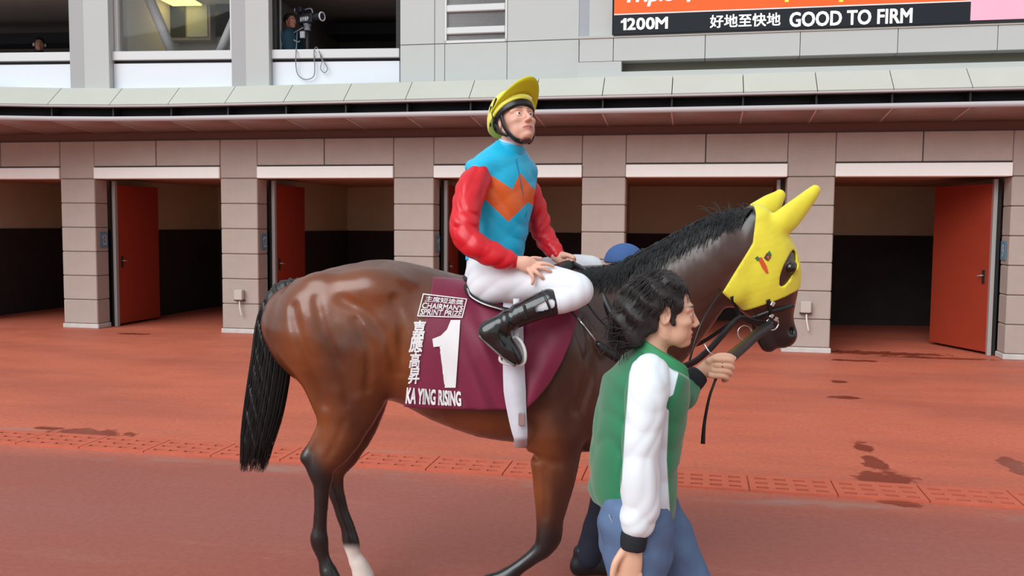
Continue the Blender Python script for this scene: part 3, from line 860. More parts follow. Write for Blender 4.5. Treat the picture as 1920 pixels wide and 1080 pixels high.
# fore leg, near side (knee bent, swinging)
gh.chain([hs(1038, 815, Yn, 58, .09), hs(1040, 870, Yn, 46, .072), hs(1036, 925, Yn, 36, .056), hs(1031, 972, Yn, 27, .043), hs(1029, 1005, Yn, 25, .042),
          hs(1020, 1026, Yn, 20, .036), hs(996, 1047, Yn, 14.5, .028), hs(970, 1066, Yn, 14.5, .028), hs(950, 1082, Yn, 18, .034), hs(930, 1086, Yn, 13.5, .028), hs(916, 1092, Yn, 16, .034)], 0.045)
# fore leg, far side (carrying)
gf = [1152, 1160, 1164]
gh.chain([hs(1138, 800, Yf, 52, .09), hs(1152, 865, Yf, 37, .07), hs(1160, 920, Yf, 30, .054), hs(1164, 966, Yf, 24, .042), hs(1165, 990, Yf, 22, .04),
          hs(1164, 1012, Yf, 15, .03), hs(1163, 1040, Yf, 13.5, .027), hs(1162, 1062, Yf, 17, .034), hs(1170, 1078, Yf, 14, .028), hs(1175, 1086, Yf, 17, .034)], 0.045)
# hooves
def hoof(u0, v0, u1, v1, Y, r0=17, r1=22):
    gh.chain([hs(u0, v0, Y, r0, .040), hs(u1, v1, Y, r1, .048)], 0.006)
hoof(616, 1072, 627, 1104, Yn); hoof(673, 1058, 683, 1084, Yf); hoof(910, 1096, 884, 1112, Yn, 16, 22); hoof(1178, 1088, 1184, 1104, Yf)
# head: carried slightly away from the camera
hd = np.array([math.cos(.22), math.sin(.22), 0]); hl = np.array([math.sin(.22), -math.cos(.22), 0])
head = [(1440, 400, 1390, 428, 4.24, .085), (1474, 440, 1378, 482, 4.25, .105), (1494, 486, 1362, 540, 4.265, .112), (1494, 530, 1380, 572, 4.28, .098),
        (1489, 563, 1412, 590, 4.295, .074), (1487, 592, 1428, 606, 4.305, .060), (1491, 616, 1436, 622, 4.315, .056), (1489, 634, 1444, 636, 4.32, .046)]
st, A = pairs(head); gh.chain(st, 0.035, A, B=hl, n=5)
gh.ell(at(1372, 535, 4.27), (34 * PX, .105, 40 * PX), 0.03)
gh.ell(at(1470, 628, 4.315), (24 * PX, .052, 20 * PX), 0.02)
gh.chain([hs(1424, 606, 4.31, 17, .045), hs(1434, 628, 4.31, 19, .046), hs(1441, 645, 4.31, 17, .040)], 0.012)      # lower jaw, hanging lip
HN = lambda u, v, off=0.0: at(u, v, 4.30 + off)
NP = [HN(1486, 620, -.045), HN(1478, 628, -.05)]
gh.ell(NP[0], (.013, .03, .02), 0.012, mode='sub')           # nostril
gh.chain([list(HN(1452, 640, -.06)) + [.005, .02], list(HN(1480, 640, -.05)) + [.005, .02]], 0.008, mode='sub')   # mouth line
gh.ell(at(1484, 500, 4.17), (.030, .018, .030), 0.012)                       # brow over the eye
# far and near ear inside the hood
def ear(g, pts, k=0.02): g.chain(pts, k, B=hl)
NEAR_EAR = [hs(1448, 432, 4.20, 22, .035), hs(1478, 408, 4.19, 21, .033), hs(1512, 374, 4.18, 13, .02), hs(1530, 355, 4.18, 7, .011)]
FAR_EAR = [hs(1422, 402, 4.30, 22, .034), hs(1446, 384, 4.32, 18, .028), hs(1464, 364, 4.33, 8, .013)]
ear(gh, NEAR_EAR); ear(gh, FAR_EAR)

# near-side surface: depth of the first crossing seen from the yard side
def surf_map(g):
    neg = g.d < 0
    i = neg.argmax(1); hit = neg.any(1); i = np.clip(i, 1, None)
    a = np.take_along_axis(g.d, (i - 1)[:, None, :], 1)[:, 0]; b = np.take_along_axis(g.d, i[:, None, :], 1)[:, 0]
    y = g.ax[1][i - 1] + g.h * a / (a - b + 1e-9)
    y[~hit] = np.nan
    return y
def surf_y(g, ymap, x, z):
    fx = np.clip((np.asarray(x) - g.lo[0]) / g.h, 0, g.n[0] - 1.001); fz = np.clip((np.asarray(z) - g.lo[2]) / g.h, 0, g.n[2] - 1.001)
    i, k = fx.astype(int), fz.astype(int); fx = fx - i; fz = fz - k
    return ymap[i, k] * (1 - fx) * (1 - fz) + ymap[i + 1, k] * fx * (1 - fz) + ymap[i, k + 1] * (1 - fx) * fz + ymap[i + 1, k + 1] * fx * fz
def on_surf(g, ymap, u, v, off=0.0, y0=4.08):
    Y = y0
    for _ in range(6):
        p = at(u, v, Y); q = surf_y(g, ymap, p[0], p[2])
        if not np.isfinite(q): break
        Y = float(q)
    p = at(u, v, Y - off); return p
ym = surf_map(gh)
# muscle grooves on the near side, found on the surface itself
def groove(pts, r, k, depth=0.0):
    q = [on_surf(gh, ym, u, v, -depth) for u, v in pts]
    q2 = [[p[0], p[1] - r * 0.72, p[2], r, r] for p in q]
    gh.chain(q2, k, n=5, mode='sub')
groove([(548, 575), (562, 640), (588, 700), (606, 760)], .020, .03)
groove([(592, 560), (606, 620), (640, 690), (662, 740)], .017, .03)
groove([(640, 560), (690, 590), (728, 640), (742, 700)], .016, .028)
groove([(612, 640), (640, 700), (650, 760)], .012, .02)
groove([(668, 600), (690, 660), (690, 730)], .013, .024)
groove([(740, 560), (752, 610), (752, 700)], .016, .03)
groove([(1090, 600), (1105, 690), (1085, 770)], .018, .03)
groove([(985, 840), (1010, 862), (1050, 870)], .016, .025)
groove([(1020, 880), (1022, 930), (1022, 970)], .010, .018)
groove([(645, 790), (628, 830), (612, 860)], .010, .018)
_n = on_surf(gh, ym, 1484, 621, 0, 4.26); gh.ell(_n, (.011, .016, .017), .008, mode='sub')
_n = on_surf(gh, ym, 1462, 641, 0, 4.27); gh.ell(_n, (.03, .012, .004), .006, mode='sub')
def hind_bumps(d, X, Y, Z):
    w = np.clip((-0.15 - X) / 0.5, 0, 1)
    return d + 0.0022 * w * wob(X, Y * 0.5, Z, 34, 3) + 0.0012 * wob(X, Y, Z, 60, 8)
gh.func(hind_bumps)
ym = surf_map(gh)
V, Fq = gh.nets(2)
def px_of(V):
    q = V - ORG; z = q @ FW
    return 960 + FPX * (q @ RT) / z, 540 - FPX * (q @ UPV) / z
u, v = px_of(V)
# coat attributes (bay: black points and muzzle, one white hind foot)
black = np.full(len(V), -1.0)
def blk_leg(sel, edge, soft): black[sel] = np.maximum(black[sel], (v[sel] - edge[sel]) / soft)
hind = (u < 720) & (v > 740)
blk_leg(hind, 868 + (u - 600) * 1.1 + 0 * v, 26.0)
fore = (u > 880) & (u < 1240) & (v > 860)
blk_leg(fore, np.full(len(V), 985.0), 34.0)
headm = (u > 1380) & (v > 560)
blk_leg(headm, 604 - (u - 1450) * 0.25, 30.0)
nk = (u > 1080) & (u < 1420) & (v < 560)
crest = np.interp(u, [1080, 1165, 1235, 1295, 1350, 1410], [515, 500, 462, 428, 404, 396])
black[nk] = np.maximum(black[nk], (crest[nk] + 26 - v[nk]) / 20)
sock = -np.ones(len(V)); m_ = (V[:, 1] > YH) & (u > 630) & (u < 720) & (v > 1000); sock[m_] = (v[m_] - 1026) / 10
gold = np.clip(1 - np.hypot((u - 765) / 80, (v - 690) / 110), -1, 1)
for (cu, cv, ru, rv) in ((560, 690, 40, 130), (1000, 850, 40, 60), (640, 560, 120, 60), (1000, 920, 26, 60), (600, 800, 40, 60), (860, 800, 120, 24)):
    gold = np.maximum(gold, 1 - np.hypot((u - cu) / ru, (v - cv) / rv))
grey = np.clip((u - 960) / 160, -1, 1)  # shade painted into the coat: forequarters darker than the better-lit hindquarters
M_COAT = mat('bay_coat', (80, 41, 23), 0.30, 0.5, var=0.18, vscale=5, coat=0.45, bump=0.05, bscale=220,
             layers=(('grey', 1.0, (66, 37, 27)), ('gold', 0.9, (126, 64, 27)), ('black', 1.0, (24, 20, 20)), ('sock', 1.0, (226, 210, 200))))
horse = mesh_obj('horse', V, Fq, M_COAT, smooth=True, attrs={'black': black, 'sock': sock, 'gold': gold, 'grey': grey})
tag(horse, 'bay racehorse with black tail and yellow hood, walking with a jockey up', 'horse')

# ---- eye
M_EYE = mat('horse_eye', (16, 11, 10), 0.06, 0.8)
def ball(name, c, r, m, parent, seg=16, R=None):
    bm = bmesh.new(); bmesh.ops.create_uvsphere(bm, u_segments=seg, v_segments=seg // 2, radius=1.0)
    r = np.ones(3) * np.asarray(r, float)
    Mx = Matrix.Diagonal((*r, 1.0))
    if R is not None: Mx = Matrix([list(row) for row in np.asarray(R).T]).to_4x4() @ Mx
    bm.transform(Matrix.Translation(Vector(c)) @ Mx)
    return bm_obj(name, bm, m, parent, smooth=True)
eye_p = on_surf(gh, ym, 1484, 502, 0.0, 4.17)
ball('eye', eye_p + np.array([0, .008, 0]), (.024, .020, .024), M_EYE, horse, 20)

# ---- tail and mane: locks of hair
M_HAIR = mat('black_horsehair', (26, 24, 25), 0.42, 0.5, var=0.3, vscale=30)
def strands(paths, r0, r1, seg=3):
    """thin tapering tubes, one mesh; paths (n, m, 3)"""
    P = np.asarray(paths, float); n, m, _ = P.shape
    T = np.gradient(P, axis=1); T /= np.linalg.norm(T, axis=2, keepdims=True) + 1e-9
    a = np.cross(T, np.array([0.31, 0.52, 0.79])); a /= np.linalg.norm(a, axis=2, keepdims=True) + 1e-9
    b = np.cross(T, a)
    rr = np.linspace(r0, r1, m)[None, :, None]
    Vs = np.stack([P + rr * (math.cos(2 * math.pi * k / seg) * a + math.sin(2 * math.pi * k / seg) * b) for k in range(seg)], 2)
    idx = np.arange(n * m * seg).reshape(n, m, seg)
    Q = np.stack([idx[:, :-1, :], np.roll(idx, -1, 2)[:, :-1, :], np.roll(idx, -1, 2)[:, 1:, :], idx[:, 1:, :]], -1).reshape(-1, 4)
    return Vs.reshape(-1, 3), Q
tail_c = [(578, 534, 14, .035), (556, 540, 22, .045), (530, 556, 32, .055), (516, 600, 37, .06), (510, 660, 39, .06), (502, 720, 40, .058), (492, 780, 38, .055), (482, 830, 32, .046), (474, 872, 24, .03)]
TC = spline(np.array(tail_c, float), 4)
gt = Grid([-1.42, 4.2, 0.5], [-0.9, 4.5, 1.75], 0.009)
gt.chain([hs(t[0], t[1], YH, t[2] * .86, t[3] * .86) for t in tail_c[:-1]], 0.0, n=4)
gt.func(lambda d, X, Y, Z: d + 0.004 * np.sin(150 * (X + 0.25 * Z) + 30 * Y) + 0.003 * np.sin(230 * (X + 0.3 * Z) + 2))
tv, tf = gt.nets(1)
paths = []
for i in range(620):
    a_, rr_ = rng.uniform(0, 2 * math.pi), math.sqrt(rng.uniform(0.45, 1.0)); t0 = rng.integers(0, 8); t1 = len(TC) - 1 - int(rng.exponential(2.0))
    t1 = max(t1, t0 + 14)
    tt = np.linspace(t0, min(t1, len(TC) - 1), 13)
    row = np.array([[np.interp(q, np.arange(len(TC)), TC[:, c]) for c in range(4)] for q in tt])
    fl = 1 + 0.10 * math.sin(i) * (tt / len(TC)) ** 2
    ext = np.where(tt > len(TC) - 4, rng.uniform(-4, 14), 0)
    P_ = [at(r_[0] + math.cos(a_) * rr_ * r_[2] * f_, r_[1] + e_, YH + math.sin(a_) * rr_ * r_[3]) for r_, f_, e_ in zip(row, fl, ext)]
    paths.append(P_)
sv, sf = strands(paths, .0026, .0009)
tvv, tff = join_meshes([(tv, tf), (sv, sf)])
tail = mesh_obj('tail', tvv, tff, M_HAIR, horse, smooth=True); tag(tail, 'long black tail')
paths = []
cu_ = np.array([1098, 1165, 1235, 1295, 1350, 1412]); cv_ = np.array([505, 490, 454, 420, 396, 388])
for i in range(1300):
    t = rng.uniform(0, 1); uu = 1100 + 312 * t; vv = np.interp(uu, cu_, cv_); Yc = np.interp(uu, [1095, 1235, 1405], [4.35, 4.32, 4.24])
    side = 1 if rng.uniform() < 0.25 else -1
    L_ = rng.uniform(26, 66) * (0.7 + 0.6 * math.sin(math.pi * t)); lean = rng.uniform(-46, -14)
    pts_ = []
    y0 = Yc + side * rng.uniform(0, .02)
    up_ = rng.uniform(0, 6) if rng.uniform() < .9 else rng.uniform(4, 12)
    for q in np.linspace(0, 1, 7):
        du = lean * q; dv = -up_ * math.sin(min(q * 3, 1.57)) + 4 + L_ * max(q - .12, 0)
        p = at(uu + du, vv + dv, y0)
        ys = surf_y(gh, ym, p[0], p[2])
        if side < 0 and np.isfinite(ys): p = at(uu + du, vv + dv, min(float(ys), Yc) - .004 - .006 * rng.uniform())
        elif side > 0: p = at(uu + du, vv + dv, Yc + .03 + .05 * q)
        pts_.append(p)
    paths.append(pts_)
for i in range(14):                              # loose wisps behind the poll
    uu = rng.uniform(1330, 1415); vv = np.interp(uu, cu_, cv_); dx = rng.uniform(-34, 4); dy = rng.uniform(-20, -6)
    paths.append([at(uu + dx * q, vv + dy * math.sin(q * 2.2) + 5 * (1 - q), 4.26 + .03 * q) for q in np.linspace(0, 1, 7)])
sv, sf = strands(paths, .0036, .001)
mane = mesh_obj('mane', sv, sf, M_HAIR, horse, smooth=True); tag(mane, 'short black mane along the crest')

# ---- yellow hood
ghd = Grid(at(1335, 610, 4.3)[[0]].tolist() + [4.04, 1.28], [1.62, 4.48, 2.05], 0.0065)
st, A = pairs(head); st[:, 3:5] += .009; ghd.chain(st[:7], 0.0, A[:7], B=hl, n=5)
ghd.ell(at(1372, 535, 4.27), (34 * PX + .009, .114, 40 * PX + .009), 0.03)
nst, nA = pairs(neck); nst[:, 3:5] += .012
ghd.chain(nst[-2:], 0.03, nA[-2:])
ghd.ell(at(1484, 500, 4.17), (.036, .022, .036), 0.014)
for E_ in (NEAR_EAR, FAR_EAR):
    e2 = np.array(E_); e2[:, 3:5] += .007; ear(ghd, e2, 0.018)
def apply_hood(d, X, Y, Z):
    q = [at(a, b, 4.22) for a, b in ((1414, 376), (1404, 455), (1350, 548), (1396, 584), (1492, 546))]
    inside = at(1440, 500, 4.22)
    def half(p, r):
        dx, dz = r[0] - p[0], r[2] - p[2]; L_ = math.hypot(dx, dz)
        f = lambda x, z: ((x - p[0]) * dz - (z - p[2]) * dx) / L_
        sg = -1.0 if f(inside[0], inside[2]) > 0 else 1.0
        return sg * f(X, Z)
    h1, h2, h3, h4 = half(q[0], q[1]), half(q[1], q[2]), half(q[2], q[3]), half(q[3], q[4])
    cut = np.maximum(np.maximum(h3, h4), np.minimum(h1, h2))
    cut = cut + 0 * Y
    c, ca, cb = on_surf(gh, ym, 1481, 503, 0, 4.17), at(1491, 474, 4.17), at(1466, 534, 4.17)
    ax = (cb - ca); La = np.linalg.norm(ax[[0, 2]]) / 2; ax = ax / (2 * La); mid = (ca + cb) / 2
    p_ = (X - mid[0]) * ax[0] + (Z - mid[2]) * ax[2]; r_ = -(X - mid[0]) * ax[2] + (Z - mid[2]) * ax[0]
    hole = (np.sqrt((p_ / (La * 1.12)) ** 2 + (r_ / (.030)) ** 2) - 1) * .03
    hole = np.maximum(hole, Y - 4.32)            # only on this side of the head
    hole2 = np.maximum((np.sqrt((p_ / (La * 1.1)) ** 2 + (r_ / .03) ** 2) - 1) * .03, 4.34 - Y)
    d = np.maximum(d, cut); d = np.maximum(d, -hole); d = np.maximum(d, -hole2)
    return d + 0.0011 * wob(X, Y, Z, 70, 5)
ghd.func(apply_hood)
V, Fq = ghd.nets(1)
M_HOOD = mat('yellow_lycra', (232, 216, 62), 0.6, 0.3, var=0.05, vscale=14, bump=0.1, bscale=300, sheen=0.2)
hood = mesh_obj('hood', V, Fq, M_HOOD, horse, smooth=True); tag(hood, 'bright yellow lycra hood with ear covers')
ymh = surf_map(ghd)
def patch(name, pts, m, parent, g, ymap, y0, off=.003):
    q = [on_surf(g, ymap, a, b, off, y0) for a, b in pts]
    c = np.mean(q, 0); n = len(q)
    return mesh_obj(name, [c] + q, [(0, (i + 1) % n + 1, i + 1) for i in range(n)] + [(0, i + 1, (i + 1) % n + 1) for i in range(n)], m, parent)
M_RED_ = mat('print_red', (214, 78, 40), 0.6); M_GRN_ = mat('print_green', (52, 112, 62), 0.6); M_DKP = mat('print_dark', (88, 60, 60), 0.6)
patch('emblem', [(1420, 484), (1428, 482), (1437, 498), (1441, 512), (1437, 513), (1429, 502)], M_RED_, hood, ghd, ymh, 4.15)
patch('emblem', [(1415, 484), (1421, 480), (1425, 486), (1421, 490)], M_GRN_, hood, ghd, ymh, 4.15)
patch('emblem', [(1432, 484), (1438, 474), (1446, 482), (1440, 490)], M_DKP, hood, ghd, ymh, 4.15)
patch('emblem', [(1439, 474), (1443, 470), (1447, 478), (1444, 482)], M_GRN_, hood, ghd, ymh, 4.15)
patch('emblem', [(1437, 481), (1441, 479), (1443, 484), (1440, 486)], M_RED_, hood, ghd, ymh, 4.15, .0045)

# ================================================================== TACK
# draped depth over the near side: follow the body down to its widest line, then hang
yd = ym.copy(); yd[~np.isfinite(yd)] = 9.0
yd = np.minimum.accumulate(yd[:, ::-1], axis=1)[:, ::-1]
yd = np.where(yd > 4.6, YH, yd)
for _ in range(3):
    p_ = np.pad(yd, 1, mode='edge')
    yd = (p_[1:-1, 1:-1] * 2 + p_[2:, 1:-1] + p_[:-2, 1:-1] + p_[1:-1, 2:] + p_[1:-1, :-2]) / 6
def drape(u, v, off): return on_surf(gh, yd, u, v, off)
M_CLOTH = mat('maroon_satin', (122, 22, 58), 0.5, 0.4, var=0.05, vscale=6, sheen=0.25)
M_PRINT = mat('cloth_white_print', (238, 234, 236), 0.6, 0.3)
top_u = [812, 850, 900, 950, 1000, 1050, 1088]; top_v = [519, 521, 527, 530, 526, 516, 512]
bot = [(757, 763), (800, 766), (850, 767), (900, 768), (945, 768), (985, 768), (1004, 751), (1030, 720), (1053, 680), (1070, 640), (1082, 600), (1088, 572)]
bt = np.concatenate([[0], np.cumsum(np.hypot(*np.diff(np.array(bot, float), axis=0).T))]); bt /= bt[-1]
def cfold(u, v):
    q = np.clip((v - 540) / 225, 0, 1)
    f = 0.004 * q * math.sin(u * 0.055 + v * .012)
    w = math.exp(-((u - 905) / 40) ** 2); f += 0.010 * w * q * math.sin((u - 0.45 * (v - 560)) * 0.14)
    w2 = math.exp(-((u - 1015) / 40) ** 2); f += 0.014 * w2 * q * math.sin((u + 0.55 * (v - 640)) * 0.085)
    return f + 0.008 * math.exp(-((u - 760) / 14) ** 2) * q
NI, NJ = 90, 56
near = np.zeros((NI, NJ, 3))
for i in range(NI):
    t = i / (NI - 1); ub, vb = np.interp(t, bt, [b[0] for b in bot]), np.interp(t, bt, [b[1] for b in bot])
    ut = 812 + (1088 - 812) * t; vt = np.interp(ut, top_u, top_v)
    for j in range(NJ):
        q = j / (NJ - 1); uu = ut + (ub - ut) * (q ** 1.15 if t < .5 else q); vv = vt + (vb - vt) * q
        fold = cfold(uu, vv)
        near[i, j] = drape(uu, vv, 0.014 + fold + .004 * q)
far = near.copy(); far[:, :, 1] = 2 * YH - far[:, :, 1]
idx = np.arange(NI * NJ).reshape(NI, NJ)
Q1 = np.stack([idx[:-1, :-1], idx[:-1, 1:], idx[1:, 1:], idx[1:, :-1]], -1).reshape(-1, 4)
Q2 = Q1[:, ::-1] + NI * NJ
Q3 = np.stack([idx[:-1, 0], idx[1:, 0], idx[1:, 0] + NI * NJ, idx[:-1, 0] + NI * NJ], -1)
cloth_root = empty('saddle_cloth', at(900, 530, YH), 'maroon saddle cloth numbered 1, reading KA YING RISING, on the horse', 'saddle cloth')
INVC = Matrix.Translation(-cloth_root.location)
clo = mesh_obj('cloth', np.vstack([near.reshape(-1, 3), far.reshape(-1, 3)]) - np.array(cloth_root.location), np.vstack([Q1, Q2, Q3]), M_CLOTH, cloth_root, smooth=True)
sol = clo.modifiers.new('thickness', 'SOLIDIFY'); sol.thickness = 0.006; sol.offset = -1
def cloth_bm(name, bm, quad, lab=None):
    """map a mesh in a unit-like box (already 0..1) to the pixel quad (bottom left, bottom right, top right, top left)"""
    q = np.array(quad, float)
    for v in bm.verts:
        a, b = v.co.x, v.co.y
        p = q[0] * (1 - a) * (1 - b) + q[1] * a * (1 - b) + q[2] * a * b + q[3] * (1 - a) * b
        uu, vv = p
        tq = np.clip((vv - 520) / 245, 0, 1)
        fold = cfold(uu, vv)
        v.co = Vector(drape(uu, vv, 0.014 + fold + .004 * tq + .0075) - np.array(cloth_root.location))
    o = bm_obj(name, bm, M_PRINT, cloth_root, smooth=True)
    return o
def cloth_text(s, quad, bold=0.0):
    return cloth_bm('lettering', text_fit(s, 1, 1, bold, 0, 0.12), quad)
cloth_text('KA YING RISING', [(760, 757), (865, 762), (864, 734), (763, 726)], 0.05)
for ch, (u0, v0, u1, v1) in zip('嘉應高昇', ((773, 635, 799, 601), (767, 661, 795, 630), (767, 690, 790, 661), (765, 720, 789, 690))):
    cloth_text(ch, [(u0 - 1, v0), (u1 - 4, v0), (u1, v1), (u0 + 3, v1)], 0.034)
bm = bmesh.new()
f_ = bm.faces.new([bm.verts.new(p + (0,)) for p in ((.44, 0), (.82, 0), (1, 1), (.66, 1), (.52, .86), (.30, .77), (.0, .72), (.04, .60), (.25, .61), (.45, .655), (.55, .70))])
bmesh.ops.triangulate(bm, faces=bm.faces[:])
for _ in range(5):
    es = [e for e in bm.edges if e.calc_length() > .12]
    if not es: break
    bmesh.ops.subdivide_edges(bm, edges=es, cuts=1); bmesh.ops.triangulate(bm, faces=[f for f in bm.faces if len(f.verts) > 3])
cloth_bm('number', bm, [(810, 727), (864, 727), (863, 600), (811, 600)])
# race title box: frame bars and three lines
TQ = [(782, 593), (867, 596), (876, 560), (793, 550)]
def tq_sub(a0, b0, a1, b1):
    q = np.array(TQ, float); f = lambda a, b: tuple(q[0] * (1 - a) * (1 - b) + q[1] * a * (1 - b) + q[2] * a * b + q[3] * (1 - a) * b)
    return [f(a0, b0), f(a1, b0), f(a1, b1), f(a0, b1)]
def bar(a0, b0, a1, b1):
    bm = bmesh.new(); bmesh.ops.create_grid(bm, x_segments=14, y_segments=6, size=0.5)
    for v in bm.verts: v.co.x += .5; v.co.y += .5
    cloth_bm('title_frame', bm, tq_sub(a0, b0, a1, b1))
bar(0, 0, 1, .045); bar(0, .955, 1, 1); bar(0, 0, .022, 1); bar(.978, 0, 1, 1)
cloth_text('主席短途獎', tq_sub(.08, .66, .94, .92), 0.02)
cloth_text("CHAIRMAN'S", tq_sub(.05, .36, .96, .63), 0.026)
cloth_text('SPRINT PRIZE', tq_sub(.05, .07, .96, .34), 0.026)

# ---- girth
M_GIRTH = mat('white_webbing', (214, 212, 222), 0.7, 0.3, var=0.05, vscale=30)
M_LEATH = mat('black_leather', (22, 21, 23), 0.35, 0.5)
M_CHROME = mat('chrome', (214, 214, 214), 0.18, 0.6, metal=0.9)
M_IRON = mat('white_stirrup', (226, 224, 220), 0.3, 0.5)
saddle = empty('racing_saddle', at(960, 530, YH), 'small black racing saddle with white girth and stirrups', 'saddle')
SL = np.array(saddle.location)
gl = []
for (uu, vv) in ((962, 560), (962, 600), (962, 640), (963, 680), (964, 710), (966, 745), (970, 780), (974, 808), (976, 822)):
    gl.append(drape(uu, vv, .03))
gl = spline(np.array(gl), 3)
low = at(977, 832, YH); full = [p for p in gl]
for q in np.linspace(0, 1, 9)[1:]:
    p0 = gl[-1]; full.append(np.array([p0[0] + (low[0] - p0[0]) * q, p0[1] + (YH - p0[1]) * q, p0[2] + (low[2] - .006 - p0[2]) * math.sin(q * math.pi / 2)]))
full += [np.array([p[0], 2 * YH - p[1], p[2]]) for p in full[::-1][1:]]
full = np.array(full)
wd = np.interp(np.arange(len(full)), [0, 14, len(gl) - 1, len(full) - len(gl), len(full) - 14, len(full)], [.045, .05, .03, .03, .05, .045])
Vg = []; 
for k_ in range(len(full)):
    for sgx in (-1, 1): Vg.append(full[k_] + np.array([sgx * wd[k_], 0, 0]) - SL)
gi = mesh_obj('girth', Vg, [(2 * k_, 2 * k_ + 1, 2 * k_ + 3, 2 * k_ + 2) for k_ in range(len(full) - 1)], M_GIRTH, saddle, smooth=True)
so = gi.modifiers.new('thickness', 'SOLIDIFY'); so.thickness = .005; so.offset = 0
box('girth_buckle', (-.014, -.01, -.03), (.014, .01, .03), M_CHROME, saddle, .004, matrix=Matrix.Translation(Vector(drape(978, 786, .05) - SL)))
gs = Grid(at(860, 590, YH)[[0]].tolist() + [4.05, 1.5], [.34, 4.65, 1.78], .008)
gs.chain([hs(880, 524, YH, 14, .12), hs(920, 527, YH, 13, .16), hs(980, 522, YH, 13, .15), hs(1040, 510, YH, 14, .09), hs(1065, 503, YH, 16, .05)], 0, A=np.array([0, 0, 1.]), n=4)
v_, f_ = gs.nets(1); mesh_obj('seat', v_ - SL, f_, M_LEATH, saddle, smooth=True)
tube('cantle_edge', [drape(874, 535, .03) - SL, drape(880, 552, .035) - SL, drape(905, 568, .035) - SL, drape(945, 580, .035) - SL, drape(985, 586, .035) - SL], .011, M_LEATH, saddle)
tube('cantle_piping', [drape(876, 541, .046) - SL, drape(883, 556, .047) - SL, drape(907, 570, .047) - SL, drape(946, 582, .047) - SL], .004, M_CHROME, saddle)
def YS(u, v, Y): return at(u, v, Y) - SL
for mir in (0, 1):
    loop = [YS(*p) for p in ((966, 630, 3.975), (978, 642, 3.965), (985, 662, 3.96), (981, 682, 3.96), (960, 684, 3.955), (938, 676, 3.955), (944, 656, 3.96), (955, 638, 3.965), (966, 630, 3.975))]
    strap = [YS(968, 560, 4.02), YS(968, 600, 4.0), YS(967, 630, 3.975)]
    if mir:
        fl = lambda p: np.array([p[0], -p[1], p[2]])
        loop = [fl(p) for p in loop]; strap = [fl(p) for p in strap]
    st_o = tube('stirrup', loop, .0075, M_IRON, saddle, n=5); tube('stirrup_leather', strap, 1.0, M_GIRTH, st_o, flat=(.014, .003, (0, 1, 0)))

# ---- bridle: bit, noseband, reins
bridle = empty('bridle', at(1446, 600, 4.25), 'black leather bridle with chrome bit rings on the horse head', 'bridle')
BL = np.array(bridle.location)
ym2 = ym
def HS(u, v, off): return on_surf(gh, ym2, u, v, off, 4.24) - BL
def ring(name, c, r, rt, axis_a, axis_b, m, parent, n=20):
    P_ = [c + r * (math.cos(t) * axis_a + math.sin(t) * axis_b) for t in np.linspace(0, 2 * math.pi, n)]
    V_, F_ = tube_mesh(P_, rt, 6); return mesh_obj(name, V_, F_, m, parent, smooth=True)
ux, uz = np.array([1., .2, 0]), np.array([0, 0, 1.])
ring('bit_ring', HS(1448, 607, .012), .030, .0045, ux, uz, M_CHROME, bridle)
ring('bit_ring', HS(1392, 622, .0) * np.array([1, 0, 1]) + np.array([0, -.05, 0]), .034, .003, ux, uz, M_CHROME, bridle)
tube('cheek_piece', [HS(1440, 562, .012), HS(1444, 580, .012), HS(1447, 598, .014)], 1.0, M_LEATH, bridle, flat=(.010, .003, (0, 1, 0)))
tube('noseband', [HS(1488, 572, .006), HS(1470, 578, .008), HS(1448, 584, .010), HS(1425, 592, .012), HS(1412, 596, .02)], 1.0, M_LEATH, bridle, flat=(.011, .003, (0, 1, 0)))
for (uu, vv) in ((1449, 570), (1455, 598), (1447, 592)):
    box('buckle', (-.009, -.004, -.011), (.009, .004, .011), M_CHROME, bridle, .002, matrix=Matrix.Translation(Vector(HS(uu, vv, .018))) @ Matrix.Rotation(.5, 4, 'Y'))
tube('jaw_strap', [HS(1372, 556, .012), HS(1384, 585, .02), HS(1392, 604, .03)], 1.0, M_LEATH, bridle, flat=(.009, .003, (0, 1, 0)))
rein_pts = [(1446, 610, 4.20), (1415, 604, 4.18), (1385, 598, 4.14), (1355, 628, 4.06), (1325, 660, 4.02), (1290, 684, 4.0), (1240, 690, 4.0), (1190, 660, 4.05), (1150, 598, 4.13), (1128, 552, 4.19), (1105, 515, 4.26), (1072, 494, 4.33)]
tube('rein', [at(*p) - BL for p in rein_pts], 1.0, M_LEATH, bridle, flat=(.016, .003, (0, 1, 0.3)), n=8)
rein2 = [(1446, 610, 4.44), (1385, 600, 4.52), (1290, 650, 4.56), (1190, 610, 4.54), (1130, 540, 4.48), (1075, 495, 4.38)]
tube('rein', [at(*p) - BL for p in rein2], 1.0, M_LEATH, bridle, flat=(.011, .003, (0, 1, 0.3)), n=8)
tube('rein_end', [at(*p) - BL for p in ((1352, 545, 4.16), (1318, 600, 4.08), (1300, 650, 4.05), (1290, 690, 4.05))], .005, M_LEATH, bridle, n=6)
tube('rein_wire', [at(*p) - BL for p in ((1320, 644, 4.0), (1330, 660, 3.98), (1341, 668, 3.98))], .003, M_CHROME, bridle, n=4)

